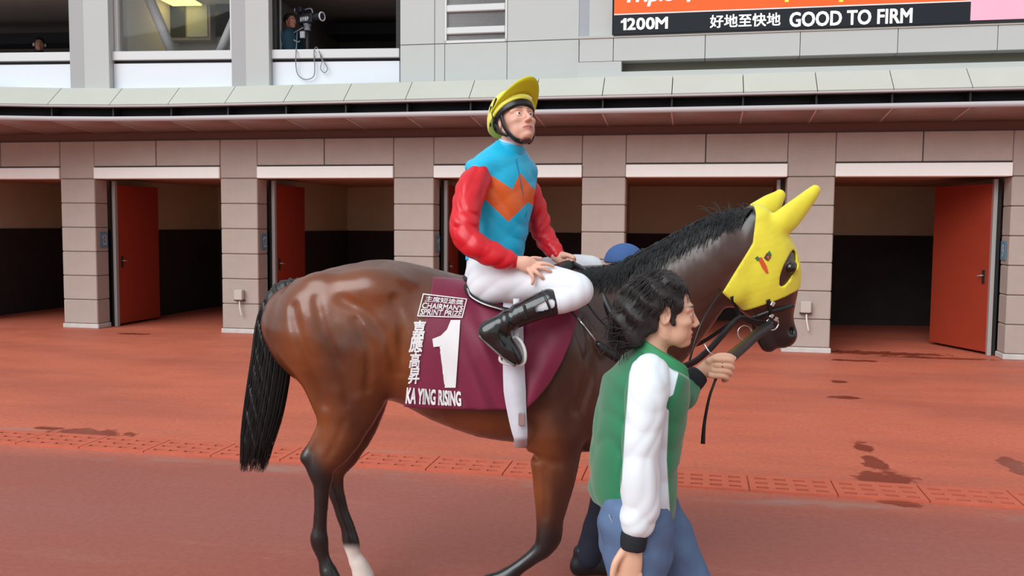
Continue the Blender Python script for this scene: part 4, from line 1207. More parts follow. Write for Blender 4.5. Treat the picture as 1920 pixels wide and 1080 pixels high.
# ---- whip
whip = empty('whip', at(1120, 640, 4.0), 'black jockey whip with a padded flap, pointing down the horse shoulder', 'whip'); WL = np.array(whip.location)
tube('shaft', [at(1046, 552, 4.07) - WL, at(1085, 600, 4.035) - WL, at(1126, 649, 4.03) - WL], .006, M_DARKMETAL, whip, n=4)
tube('shaft_band', [at(1083, 596, 4.033) - WL, at(1118, 640, 4.026) - WL], .0045, M_CHROME, whip, n=3)
tube('flap', [at(1120, 642, 4.03) - WL, at(1135, 657, 4.03) - WL, at(1158, 674, 4.04) - WL], [.012, .02, .016], M_LEATH, whip, n=4)
tube('strap', [at(1098, 565, 4.07) - WL, at(1118, 592, 4.06) - WL, at(1140, 616, 4.06) - WL], .004, M_LEATH, whip, n=4)

# ================================================================== PEOPLE: shared head, hand and body tools
def unit(v): v = np.asarray(v, float); return v / np.linalg.norm(v)
def frame(fwd, up=(0, 0, 1)):
    f = unit(fwd); l = unit(np.cross(up, f)); u_ = np.cross(f, l); return np.stack([f, l, u_])     # rows: forward, left, up

def head_grid(h=0.0028, ears=True, neck=True, jaw=1.0, lo=None):
    g = Grid((-.13, -.105, -.19 if neck else -.14), (.145, .105, .14), h)
    g.ell((-.014, 0, .028), (.096, .077, .090), 0)
    g.ell((.030, 0, -.022), (.063, .060, .082), .03)
    for s_ in (-1, 1):
        g.chain([[-.018, s_ * .056, -.045, .016, .014], [.0, s_ * .052, -.075, .016, .014], [.06, s_ * .018, -.102, .017, .016]], .025)
        g.ell((.058, s_ * .046, -.028), (.026, .020, .016), .022)
        g.chain([[.086, s_ * .010, .020, .010, .010], [.083, s_ * .034, .023, .009, .009], [.064, s_ * .055, .016, .008, .008]], .014)
    g.ell((.078, 0, -.101), (.019, .021, .015), .018)
    for s_ in (-1, 1): g.ell((.046, s_ * .036, -.066), (.030, .022, .030), .02)
    g.ell((.078, 0, -.070), (.020, .030, .024), .02)
    for s_ in (-1, 1): g.ell((.094, s_ * .032, -.002), (.017, .021, .013), .014, mode='sub')
    for s_ in (-1, 1):
        g.ell((.0745, s_ * .032, -.002), (.0150, .0165, .0140), .006)
        g.ell((.0900, s_ * .035, -.002), (.0125, .0185, .0056), .002, mode='sub')
    g.chain([[.088, 0, .014, .008, .007], [.101, 0, -.010, .009, .008], [.114, 0, -.034, .011, .0105]], .012)
    for s_ in (-1, 1):
        g.ell((.103, s_ * .0125, -.040), (.011, .0075, .008), .006)
        g.ell((.108, s_ * .0075, -.0475), (.006, .0035, .004), .002, mode='sub')
    g.chain([[.086, -.024, -.070, .005, .004], [.0965, -.008, -.0655, .0055, .005], [.0975, 0, -.0665, .0055, .005], [.0965, .008, -.0655, .0055, .005], [.086, .024, -.070, .005, .004]], .006, B=(0, 0, 1.))
    g.chain([[.086, -.020, -.076, .005, .005], [.0945, 0, -.079, .0065, .006], [.086, .020, -.076, .005, .005]], .006, B=(0, 0, 1.))
    g.chain([[.090, -.025, -.0715, .002, .002], [.1035, 0, -.0722, .002, .002], [.090, .025, -.0715, .002, .002]], .003, mode='sub')
    if ears:
        for s_ in (-1, 1):
            R_ = frame((.92, s_ * .38, -.1))
            g.ell((-.014, s_ * .078, -.006), (.018, .0075, .032), .008, R_)
            g.ell((-.008, s_ * .086, -.004), (.0095, .005, .02), .005, R_, mode='sub')
    if neck: g.chain([[-.030, 0, -.03, .056, .052], [-.036, 0, -.11, .054, .053], [-.046, 0, -.21, .060, .058]], .03, A=np.array([1., 0, 0]))
    return g
def head_attrs(V):
    x, y, z = V.T
    lip = 1 - np.sqrt((y / .026) ** 2 + ((z + .0722) / .0105) ** 2); lip = np.where(x > .075, lip, -1)
    ay = np.abs(y)
    arch = .0265 - 4.0 * (ay - .036) ** 2
    brow = 1 - np.sqrt(((ay - .033) / .024) ** 2 + ((z - arch) / .0048) ** 2); brow = np.where(x > .04, brow, -1)
    return lip, brow
HEAD_CACHE = {}
def head_mesh(pos, R, scale=1.0, h=0.0028, ears=True, neck=True):
    key = (h, ears, neck)
    if key not in HEAD_CACHE:
        g = head_grid(h, ears, neck); HEAD_CACHE[key] = g.nets(1)
    V, F_ = HEAD_CACHE[key]; lip, brow = head_attrs(V)
    return (V * scale) @ R + np.asarray(pos), F_, lip, brow
def eyes(parent, pos, R, off, scale=1.0, look=(1, 0, 0)):
    M_SCL = mat('sclera', (225, 215, 210), 0.25, 0.5); M_IRIS = mat('iris_brown', (54, 38, 32), 0.1, 0.6)
    for s_ in (-1, 1):
        c = np.array([.0762, s_ * .032, -.002]); w = pos + scale * (c @ R) - off
        e = ball('eye', w, .0136 * scale, M_SCL, parent, 12)
        lk = unit(look); ci = c + .0074 * lk
        ball('iris', pos + scale * (ci @ R) - off, .0076 * scale, M_IRIS, e, 10)
SKIN_L = (('lip', .5, (186, 108, 104)), ('brow', .6, (92, 66, 54)))
def body_obj(name, parts, m, origin, lab, cat='person'):
    """parts: (V, F, lip, brow); one mesh for the whole body"""
    V = np.vstack([p[0] for p in parts]); o = 0; Fs = []
    for p in parts: Fs.append(np.asarray(p[1]) + o); o += len(p[0])
    at_ = {}
    for k_, i_ in (('lip', 2), ('brow', 3)):
        at_[k_] = np.concatenate([p[i_] if len(p) > 2 else -np.ones(len(p[0])) for p in parts])
    ob = mesh_obj(name, V - origin, np.vstack(Fs), m, smooth=True, attrs=at_); ob.location = origin
    tag(ob, lab, cat); return ob
def grid_around(pts, pad, h):
    P_ = np.asarray(pts, float)[:, :3]; return Grid(P_.min(0) - pad, P_.max(0) + pad, h)

# ================================================================== THE JOCKEY
J0 = at(950, 530, YH)
def S(u, v, Y, a, b=None):                         # station with metric radii
    p = at(u, v, Y); return [p[0], p[1], p[2], a, a if b is None else b]
M_SKIN = mat('skin_fair', (226, 172, 150), 0.5, 0.4, var=0.04, vscale=25, layers=SKIN_L)
jf = unit((.77, -.64, 0)); jr = np.array([jf[1], -jf[0], 0])        # torso facing, its right
# head
jhp = at(966, 227, 4.315)
jR = frame((.52, -.80, .31), unit((-.12, .18, 1)))
hV = head_mesh(jhp, jR, 1.0, 0.0026, True, False)
gnk = grid_around([at(940, 300, 4.3), at(975, 235, 4.36)], .08, .005)
gnk.chain([list(np.array([-.03, 0, -.02]) @ jR + jhp) + [.05, .05], list(np.array([-.026, 0, -.075]) @ jR + jhp) + [.052, .05], S(957, 270, 4.335, .053), S(950, 296, 4.345, .058)], 0, n=5)
# hands
ghr = grid_around([at(945, 480, 3.95), at(1045, 540, 4.1)], .05, .0032)
ghr.chain([S(948, 487, 4.02, .029, .026), S(968, 491, 4.0, .027, .023), S(985, 495, 3.985, .036, .018), S(997, 500, 3.985, .036, .015)], .012)
for pts in ([(992, 507, 3.968), (998, 517, 3.955), (1000, 525, 3.952), (998, 532, 3.955)], [(1000, 505, 3.966), (1008, 512, 3.952), (1014, 518, 3.952), (1018, 522, 3.958)],
            [(1005, 500, 3.972), (1016, 502, 3.958), (1026, 506, 3.958), (1032, 509, 3.963)], [(1005, 494, 3.985), (1018, 494, 3.975), (1029, 496, 3.975), (1037, 499, 3.98)],
            [(985, 488, 4.01), (1000, 484, 4.02), (1014, 485, 4.03)]):
    ghr.chain([S(a, b, c, r) for (a, b, c), r in zip(pts, (.0098, .0092, .0085, .0075))], .007)
ghl = grid_around([at(1035, 470, 4.3), at(1090, 510, 4.48)], .05, .0032)
ghl.chain([S(1042, 480, 4.42, .028, .024), S(1055, 485, 4.40, .034, .024), S(1068, 489, 4.385, .034, .022)], .012)
for i, (a, b) in enumerate(((1072, 484), (1071, 490), (1067, 495), (1062, 499))):
    ghl.chain([S(a - 6, b - 3, 4.36, .0095), S(a + 3, b, 4.345, .0095), S(a + 5, b + 4, 4.355, .009), S(a, b + 7, 4.375, .008)], .004)
ghl.chain([S(1056, 480, 4.37, .011), S(1066, 479, 4.35, .010), S(1075, 483, 4.34, .009)], .007)
# the body under the clothes
gb = grid_around([at(880, 640, 4.0), at(1130, 290, 4.7)], .1, .012)
tors = [S(926, 536, YH, .105, .15), S(930, 470, YH, .10, .135), S(937, 400, YH, .108, .15), S(942, 345, YH, .10, .14), S(946, 312, YH, .07, .10), S(950, 282, 4.34, .055, .06)]
gb.chain(tors, 0, A=jf, B=jr, n=4)
gb.chain([S(962, 262, 4.33, .054), S(951, 288, 4.34, .058)], .02)
for ch in ([S(902, 325, 4.22, .035), S(876, 436, 4.04, .034), S(955, 488, 4.01, .028)], [S(984, 345, 4.46, .032), S(1014, 430, 4.5, .028), S(1045, 480, 4.42, .026)],
           [S(915, 535, 4.2, .085), S(1075, 542, 3.99, .055), S(950, 603, 3.97, .035)], [S(935, 530, 4.5, .085), S(1100, 508, 4.66, .055), S(985, 600, 4.72, .035)]):
    gb.chain(ch, .03, n=1)
jock = body_obj('person', [gb.nets(1), gnk.nets(1), ghr.nets(1), ghl.nets(1), hV], M_SKIN, J0, 'jockey in red, blue and orange silks sitting on the horse, looking up')
eyes(jock, jhp, jR, J0, 1.0, (1, -.1, .1))

# jersey body
gj = grid_around([at(872, 490, 4.1), at(1010, 270, 4.6)], .09, .006)
jt = [S(928, 500, YH, .128, .162), S(930, 470, YH, .122, .152), S(934, 435, YH, .126, .156), S(939, 395, YH, .132, .166), S(944, 350, YH, .130, .182), S(947, 318, YH, .110, .180), S(949, 296, YH, .080, .125), S(952, 280, 4.345, .066, .070)]
gj.chain(jt, 0, A=jf, B=jr, n=5)
gj.ell(at(898, 318, 4.23), (.066, .075, .054), .05); gj.ell(at(984, 328, 4.45), (.052, .065, .052), .05)
gj.plane(at(928, 485, YH), (0.05, 0, -1))
def folds(amp, f, dirv, seed):
    dirv = unit(dirv)
    def fn(d, X, Y, Z):
        t = X * dirv[0] + Y * dirv[1] + Z * dirv[2]
        return d + amp * (0.7 * np.sin(f * t + 1.6 * wob(X, Y, Z, 14, seed)) + 0.6 * wob(X, Y, Z, 26, seed + 1))
    return fn
def jfold(d, X, Y, Z):
    w = wob(X, Y, Z, 11, 22); w2 = wob(X, Y, Z, 8, 25)
    return d - .0055 * (np.abs(np.sin(24 * (.7 * X - .3 * Y + Z) + 2.6 * w)) - .6) - .0042 * (np.abs(np.sin(30 * (X - .4 * Y - .5 * Z) + 2.6 * w2)) - .6)
gj.func(jfold)
V, Fq = gj.nets(1); u, v = px_of(V)
up_ = np.interp(u, [860, 925, 961, 975, 1001, 1060], [300, 331, 355, 324, 355, 330]); lo_ = np.interp(u, [860, 914, 953, 990, 1060], [340, 378, 416, 379, 430])
orange = np.minimum(np.minimum(v - up_, lo_ - v), u - 902)
M_SILK = mat('blue_orange_silk', (24, 184, 226), 0.36, 0.5, layers=(('orange', .6, (236, 104, 44)),), bump=0.05, bscale=200)
M_RSILK = mat('red_silk', (214, 22, 38), 0.38, 0.5, var=0.05, vscale=10, bump=0.05, bscale=200)
jersey = mesh_obj('jersey', V - J0, Fq, M_SILK, jock, smooth=True, attrs={'orange': orange}); tag(jersey, 'turquoise silk jersey with an orange zigzag')
_yj = surf_map(gj); tube('zip', [on_surf(gj, _yj, u_, v_, .001, 4.2) - J0 for u_, v_ in ((968, 298), (972, 320), (980, 360), (987, 400), (990, 440))], .0022, mat('zip_blue', (20, 110, 150), .5), jersey, n=5)
# stand-up collar
gc = grid_around([at(930, 290, 4.2), at(985, 258, 4.45)], .07, .005)
gc.chain([S(949, 296, 4.345, .074, .076), S(956, 276, 4.335, .074, .074), S(961, 255, 4.325, .072, .072)], 0, A=jf, B=jr, n=4)
gc.chain([S(957, 272, 4.335, .064, .064), S(964, 245, 4.322, .066, .066)], 0, A=jf, B=jr, n=4, mode='sub')
gc.plane(at(956, 269, 4.33), (.22, -.1, 1))
V, Fq = gc.nets(1); mesh_obj('collar', V - J0, Fq, mat('blue_silk', (24, 184, 226), 0.34, 0.5, sheen=.3), jersey, smooth=True)
gc = grid_around([at(935, 285, 4.2), at(985, 250, 4.45)], .07, .005)
gc.chain([S(955, 280, 4.338, .064, .064), S(963, 255, 4.325, .066, .066)], 0, A=jf, B=jr, n=3); gc.plane(at(958, 265, 4.33), (.22, -.1, 1))
V, Fq = gc.nets(1); mesh_obj('undershirt_collar', V - J0, Fq, mat('undershirt', (206, 212, 232), 0.7), jersey, smooth=True)
# sleeves
def sleeve(st, seed, lab):
    g = grid_around(st, .09, .005)
    g.chain(st, 0, n=6)
    P_ = np.array(st)[:, :3]
    mid = P_[len(P_) // 2]
    def fn(d, X, Y, Z):
        r = np.sqrt((X - mid[0]) ** 2 + (Y - mid[1]) ** 2 + (Z - mid[2]) ** 2)
        w = wob(X, Y, Z, 15, seed); w2 = wob(X, Y, Z, 9, seed + 4)
        c1 = np.abs(np.sin(46 * r + 2.4 * w)); c2 = np.abs(np.sin(34 * (X + .7 * Y - .8 * Z) + 3.0 * w2)); c3 = np.abs(np.sin(52 * (.6 * X - .5 * Y + Z) + 3.2 * w))
        return d - .0085 * (c1 - .6) * np.exp(-(r / .16) ** 2) - .0050 * (c2 - .6) - .0032 * (c3 - .6) * (1 + w2)
    g.func(fn); V_, F_ = g.nets(1)
    return mesh_obj('sleeve', V_ - J0, F_, M_RSILK, jersey, smooth=True)
sleeve([S(912, 316, 4.26, .030), S(903, 326, 4.22, .052), S(895, 336, 4.18, .063), S(885, 352, 4.14, .069), S(876, 385, 4.09, .066), S(871, 420, 4.045, .066), S(875, 444, 4.02, .062), S(897, 464, 4.0, .058), S(925, 478, 4.0, .055), S(946, 486, 4.0, .048), S(958, 489, 4.0, .034), S(963, 490, 4.0, .031)], 31, '')
sleeve([S(986, 345, 4.46, .056), S(1002, 385, 4.49, .056), S(1012, 420, 4.5, .054), S(1022, 446, 4.49, .050), S(1034, 464, 4.46, .046), S(1044, 475, 4.43, .035), S(1049, 480, 4.42, .030)], 41, '')
# breeches
gp = grid_around([at(880, 590, 3.9), at(1130, 480, 4.75)], .06, .0062)
gp.chain([S(922, 540, YH, .125, .17), S(926, 505, YH, .122, .165), S(928, 478, YH, .118, .155)], 0, A=jf * np.array([1, .6, 1]), B=jr, n=4)
gp.chain([S(918, 530, 4.19, .105), S(955, 526, 4.13, .098), S(1000, 527, 4.075, .088), S(1045, 534, 4.015, .079), S(1078, 541, 3.985, .072), S(1083, 548, 3.975, .066), S(1060, 560, 3.965, .062), S(1030, 568, 3.96, .055), S(1018, 572, 3.96, .052)], .03, n=5)
gp.chain([S(940, 525, 4.5, .10), S(1010, 515, 4.58, .085), S(1080, 502, 4.63, .068), S(1112, 506, 4.65, .060), S(1085, 540, 4.68, .056), S(1040, 565, 4.70, .05)], .03, n=5)
def breech_fold(d, X, Y, Z):
    k_ = at(905, 545, 4.1); r = np.sqrt((X - k_[0]) ** 2 + 0.3 * (Y - k_[1]) ** 2 + (Z - k_[2] + .05) ** 2)
    m = np.exp(-(r / .26) ** 2)
    return d - .0055 * (np.abs(np.sin(44 * (-.5 * X + .87 * Z + .2 * Y) + 1.6 * wob(X, Y, Z, 9, 51))) - .6) * m - .0022 * (np.abs(np.sin(36 * (X + .6 * Y + .5 * Z) + 3 * wob(X, Y, Z, 10, 53))) - .6)
gp.func(breech_fold)
V, Fq = gp.nets(1)
M_BREECH = mat('white_breeches', (234, 234, 240), 0.62, 0.35, sheen=.15)
mesh_obj('breeches', V - J0, Fq, M_BREECH, jock, smooth=True)
# boots
M_BOOT = mat('boot_black', (20, 20, 21), 0.16, 0.6, coat=.4)
M_SOLE = mat('boot_sole', (120, 116, 112), 0.5)
def boot(mir):
    g = grid_around([at(890, 690, 3.96), at(1045, 550, 3.96)], .06, .0055)
    g.chain([S(1031, 567, 3.955, .062, .058), S(1005, 577, 3.955, .058, .056), S(975, 590, 3.955, .052, .05), S(952, 603, 3.955, .046, .044)], 0, n=4)
    g.chain([S(948, 605, 3.955, .046, .042), S(926, 618, 3.955, .052, .042), S(913, 622, 3.955, .044, .038)], .02, n=4)
    g.chain([S(917, 625, 3.955, .046, .038), S(937, 640, 3.955, .050, .042), S(955, 658, 3.955, .044, .044), S(968, 672, 3.955, .030, .036)], .025, n=4)
    ax = unit(at(968, 686, 3.955) - at(900, 628, 3.955)); nn = np.array([-ax[2], 0, ax[0]]);
    if nn[2] > 0: nn = -nn
    g.plane(at(924, 652, 3.955) + nn * .008, nn)
    g.func(lambda d, X, Y, Z: d + .0025 * np.sin(120 * (X * .9 + Z * .3)) * np.exp(-(((X - at(950, 603, 3.955)[0]) / .05) ** 2)) + 0 * Y)
    V_, F_ = g.nets(1)
    sole = [at(899, 628, 3.955), at(915, 644, 3.955), at(942, 668, 3.955), at(966, 685, 3.955)]
    if mir:
        V_ = V_ * np.array([1, -1, 1]) + np.array([0, 2 * YH + .02, 0]); F_ = F_[:, ::-1]
        sole = [p * np.array([1, -1, 1]) + np.array([0, 2 * YH + .02, 0]) for p in sole]
    b = mesh_obj('boot', V_ - J0, F_, M_BOOT, jock, smooth=True)
    tube('sole', [p - J0 for p in sole], 1.0, M_SOLE, b, flat=(.032, .005, nn), n=4)
    if not mir:
        ring('boot_cuff', at(1027, 569, 3.955) - J0, .060, .006, unit(at(1034, 586, 3.955) - at(1020, 551, 3.955)), np.array([0, 1., 0]), M_BOOT, b)
        tube('boot_strap', [at(982, 572, 3.905) - J0, at(985, 584, 3.90) - J0, at(988, 600, 3.91) - J0], .006, M_DARKMETAL, b, n=4)
boot(0); boot(1)

# helmet: silk cover, peak, black rim, straps, chin cup
M_YSILK = mat('yellow_silk', (238, 228, 92), 0.5, 0.35, sheen=.3, var=0.04)
M_YPEAK = mat('yellow_peak', (214, 206, 36), 0.55, 0.3)
def HP(x, y, z): return np.array([x, y, z]) @ jR + jhp - J0
g = Grid((-.17, -.15, -.14), (.16, .15, .19), .005)
g.ell((-.018, 0, .040), (.128, .106, .118), 0)
g.ell((-.055, 0, -.015), (.088, .098, .085), .05)
g.func(lambda d, X, Y, Z: d + .0016 * wob(X, Y, Z, 60, 61))
g.plane((0.0, 0, .028), (.42, 0, -1))                        # rim rises to the front
g.ell((-.010, 0, .020), (.108, .092, .105), .004, mode='sub')
V, Fq = g.nets(1)
helmet = mesh_obj('helmet', V @ jR + jhp - J0, Fq, M_YSILK, jock, smooth=True); tag(helmet, 'bright yellow covered riding helmet with peak')
# peak
NV, NR = 25, 5; PV = []
for i in range(NV):
    t = math.radians(-88 + 176 * i / (NV - 1))
    for j in range(NR):
        q = j / (NR - 1); ext = .078 * math.cos(t) ** .8 if abs(math.cos(t)) > 1e-6 else 0
        x = -.018 + (.124 + ext * q) * math.cos(t); y = (.105 + .012 * q) * math.sin(t); z = .062 + .028 * math.cos(t) + q * (.044 * math.cos(t) + .006) - .014 * (1 - math.cos(t)) - .02 * q * (1 - math.cos(t))
        PV.append(HP(x, y, z))
pk = mesh_obj('peak', PV, [(i * NR + j, (i + 1) * NR + j, (i + 1) * NR + j + 1, i * NR + j + 1) for i in range(NV - 1) for j in range(NR - 1)], M_YPEAK, helmet, smooth=True)
so = pk.modifiers.new('thickness', 'SOLIDIFY'); so.thickness = .006; so.offset = 0
# black skull cap rim showing below the cover
g = Grid((-.16, -.14, -.12), (.15, .14, .18), .005)
g.ell((-.016, 0, .034), (.121, .100, .108), 0); g.plane((0.0, 0, .008), (.30, 0, -1)); g.plane((0, 0, .085), (0, 0, 1))
g.ell((-.012, 0, .01), (.106, .086, .12), .004, mode='sub')
V, Fq = g.nets(1); mesh_obj('helmet_rim', V @ jR + jhp - J0, Fq, M_LEATH, helmet, smooth=True)
for s_ in (-1, 1):
    tube('chin_strap', [HP(.015, s_ * .088, .02), HP(.022, s_ * .080, -.05), HP(.040, s_ * .052, -.108), HP(.052, s_ * .018, -.128)], 1.0, M_LEATH, helmet, flat=(.011, .003, tuple(unit((jR[1] * s_)))), n=6)
    tube('ear_strap', [HP(-.045, s_ * .090, .0), HP(-.01, s_ * .083, -.06), HP(.02, s_ * .072, -.085)], 1.0, M_LEATH, helmet, flat=(.008, .003, tuple(unit((jR[1] * s_)))), n=6)
g = Grid((.02, -.05, -.16), (.11, .05, -.08), .0045)
g.ell((.050, 0, -.120), (.030, .034, .011), 0)
V, Fq = g.nets(1); mesh_obj('chin_cup', V @ jR + jhp - J0, Fq, mat('brown_leather', (96, 56, 40), 0.5), helmet, smooth=True)
tube('vent_line', [HP(-.02, -.108, .075), HP(-.05, -.102, .04), HP(-.06, -.104, -.01)], .004, M_DARKMETAL, helmet, n=5)
tube('vent_line', [HP(.02, -.098, .10), HP(.0, -.104, .075), HP(-.02, -.108, .04), HP(-.02, -.106, 0)], .004, M_DARKMETAL, helmet, n=5)

# ================================================================== THE GROOM
G0 = ground(1225, 1402)
YG = float(G0[1])
gf_ = unit((.96, .27, 0)); gr_ = np.array([gf_[1], -gf_[0], 0])
M_SKIN2 = mat('skin_tan', (226, 176, 148), 0.48, 0.4, var=0.05, vscale=25, layers=(('lip', .5, (172, 104, 100)), ('brow', .6, (46, 36, 34))))
ghp = at(1246, 585, YG)
gR = frame((1, .06, -.05), unit((.04, 0, 1)))
hV = head_mesh(ghp, gR, 1.0, 0.0024)
# near hand hanging, far hand gripping the lead
YA = YG - .20
gh1 = grid_around([at(1140, 990, YA), at(1230, 1110, YA)], .05, .0032)
gh1.chain([S(1187, 1015, YA, .029, .024), S(1184, 1035, YA, .036, .020), S(1181, 1060, YA, .041, .019), S(1179, 1078, YA, .040, .017)], .01, A=np.array([1., 0, 0]))
for k_, (du, L_) in enumerate(((-22, 30), (-8, 40), (6, 44), (20, 38))):
    b0 = (1179 + du, 1078); gh1.chain([S(b0[0], b0[1], YA, .0105), S(b0[0] - 3, b0[1] + L_ * .4, YA - .006, .0098), S(b0[0] - 2, b0[1] + L_ * .75, YA + .006, .009), S(b0[0] + 1, b0[1] + L_, YA + .02, .008)], .005)
gh1.chain([S(1166, 1036, YA - .01, .013), S(1154, 1056, YA - .018, .012), S(1149, 1078, YA - .018, .0105), S(1152, 1092, YA - .014, .009)], .012)
YL = 3.36
gh2 = grid_around([at(1300, 655, YL - .05), at(1390, 740, YL + .1)], .05, .0032)
gh2.chain([S(1306, 705, YL + .02, .027, .026), S(1322, 694, YL + .01, .030, .028), S(1338, 686, YL, .036, .030), S(1350, 684, YL, .034, .028)], .012)
for k_, (a, b) in enumerate(((1358, 677), (1359, 688), (1355, 698), (1349, 707))):
    gh2.chain([S(a - 16, b - 3, YL - .028, .0115), S(a + 6, b - 2, YL - .030, .0112), S(a + 14, b + 3, YL - .012, .0105), S(a + 8, b + 6, YL + .012, .0095)], .003)
gh2.chain([S(1330, 677, YL - .015, .014), S(1348, 668, YL - .02, .0125), S(1366, 668, YL - .015, .0115), S(1376, 672, YL - .01, .0095)], .008)
# body under the clothes
gb = Grid(G0 + np.array([-.55, -.42, 0.02]), G0 + np.array([.6, .55, 1.62]), .014)
gb.chain([S(1190, 935, YG, .10, .14), S(1197, 870, YG, .095, .135), S(1207, 800, YG, .10, .15), S(1216, 745, YG, .10, .15), S(1226, 706, YG, .06, .10), S(1228, 680, YG, .055, .056)], 0, A=gf_, B=gr_, n=4)
for ch in ([S(1212, 705, YG - .17, .045), S(1203, 850, YG - .2, .038), S(1187, 1015, YA, .026)], [S(1245, 712, YG + .16, .042), S(1282, 752, YG + .30, .036), S(1308, 705, YL + .02, .026)]):
    gb.chain(ch, .03, n=1)
def gz(x, y, z): return G0 + np.array([x, y, z])
NL = [gz(-.09, -.09, .86), gz(-.12, -.09, .52), gz(-.30, -.09, .12)]; FL = [gz(-.05, .10, .86), gz(.13, .10, .52), gz(.18, .10, .10)]
for L_ in (NL, FL): gb.chain([list(L_[0]) + [.085, .085], list(L_[1]) + [.055, .055], list(L_[2]) + [.04, .04]], .03, n=1)
groom = body_obj('person', [gb.nets(1), gh1.nets(1), gh2.nets(1), hV], M_SKIN2, G0, 'dark-haired groom in green and white jacket and jeans leading the horse')
eyes(groom, ghp, gR, G0, 1.0)

# hair: a soft cap and long wavy locks swept back
gq = Grid((-.21, -.13, -.16), (.12, .13, .17), .0045)
gq.ell((-.026, 0, .046), (.106, .094, .095), 0)
gq.ell((-.085, 0, .0), (.085, .095, .085), .04)
gq.ell((-.098, 0, -.065), (.060, .086, .070), .04)
gq.ell((-.140, 0, -.02), (.035, .06, .05), .03)
gq.plane((.066, 0, .068), unit((1, 0, -.80)), .012)
for s_ in (-1, 1): gq.ell((-.012, s_ * .090, -.015), (.024, .03, .040), .01, mode='sub')
for s_ in (-1, 1): gq.chain([[.026, s_ * .072, .045, .020, .012], [.022, s_ * .071, .01, .014, .009], [.018, s_ * .069, -.03, .007, .006]], .012)
gq.func(lambda d, X, Y, Z: d + .0055 * np.sin(75 * (X * .8 + Z) + 3 * wob(X, Y, Z, 22, 71)) + .004 * wob(X, Y, Z, 55, 73))
hv, hf = gq.nets(1)
paths = []
for i in range(1300):
    j_ = rng.integers(0, len(hv)); p = hv[j_] * np.array([1.0, 1.0, 1.0])
    if p[0] > .05 and rng.uniform() < .4: continue
    if p[0] > -.045 and p[2] < .045: continue
    c0 = np.array([-.03, 0, .03]); n_ = unit(p - c0)
    d_ = unit(np.array([-.75, .12 * np.sign(p[1]), -.72 + .25 * rng.normal()])); d_ = unit(d_ - (d_ @ n_) * n_ * .9)
    L_ = rng.uniform(.04, .095) * (.45 if p[0] > -.03 else 1); ph = rng.uniform(0, 6.28); am = rng.uniform(.003, .008); sd = unit(np.cross(d_, n_))
    q_ = np.linspace(0, 1, 8)
    paths.append([p - n_ * .004 + d_ * L_ * t + n_ * (.004 + .006 * t * t * rng.uniform(0, 1)) + sd * am * math.sin(ph + 7 * t) * t - np.array([0, 0, .02 * t * t]) for t in q_])
sv, sf = strands(paths, .0024, .0006)
hv, hf = join_meshes([(hv, hf), (sv, sf)])
M_HAIRG = mat('dark_wavy_hair', (40, 34, 33), 0.5, 0.4, var=0.35, vscale=60)
mesh_obj('hair', hv @ gR + ghp - G0, hf, M_HAIRG, groom, smooth=True)

# jacket
gk = grid_around([at(1110, 965, YG - .2), at(1300, 650, YG + .2)], .07, .0065)
gkt = [S(1189, 958, YG, .128, .165), S(1190, 930, YG, .132, .172), S(1196, 875, YG, .130, .168), S(1204, 815, YG, .128, .172), S(1211, 765, YG, .128, .185), S(1219, 722, YG, .118, .192), S(1226, 694, YG, .100, .175), S(1231, 672, YG, .075, .105)]
gk.chain(gkt, 0, A=gf_, B=gr_, n=5)
gk.chain([S(1165, 720, YG, .04, .14), S(1140, 820, YG, .03, .13), S(1132, 920, YG, .03, .12)], .05, A=gf_, B=gr_)
gk.plane(at(1189, 956, YG), unit((-.12, 0, -1))); gk.plane(at(1232, 672, YG), unit((.55, 0, 1)))
def jack(d, X, Y, Z):
    w = wob(X, Y, Z, 12, 81)
    return d - .007 * (np.abs(np.sin(21 * (Z + .5 * X) + 2.6 * w)) - .6) * np.clip((1.4 - Z) / .35, .2, 1) - .003 * (np.abs(np.sin(34 * (X - .6 * Z) + 2.6 * wob(X, Y, Z, 10, 84))) - .6)
gk.func(jack)
V, Fq = gk.nets(1)
q_ = V - at(1205, 800, YG); lat = q_ @ gr_; fr_ = q_ @ gf_; zz_ = V[:, 2]
u, v = px_of(V)
# white yoke over the near shoulder and a white side panel under the arm
yoke = np.minimum(np.minimum(u - np.interp(v, [640, 700, 760], [1218, 1196, 1180]), np.interp(v, [640, 665, 700, 740, 780], [1238, 1262, 1272, 1262, 1200]) - u), 770 - v)
side_ = np.minimum(u - 1205, np.interp(v, [740, 770, 860, 930, 960], [1225, 1254, 1250, 1254, 1256]) - u); side_ = np.minimum(side_, v - 745)
white = np.maximum(yoke, side_); white = np.where(V[:, 1] < YG + .02, white, -5)
M_JACK = mat('green_jacket', (34, 122, 82), 0.45, 0.4, sheen=.3, var=.05, vscale=8, layers=(('white', 1.2, (222, 230, 238)),))
jacket = mesh_obj('jacket', V - G0, Fq, M_JACK, groom, smooth=True, attrs={'white': white}); tag(jacket, 'green and white zip jacket with dark cuffs')
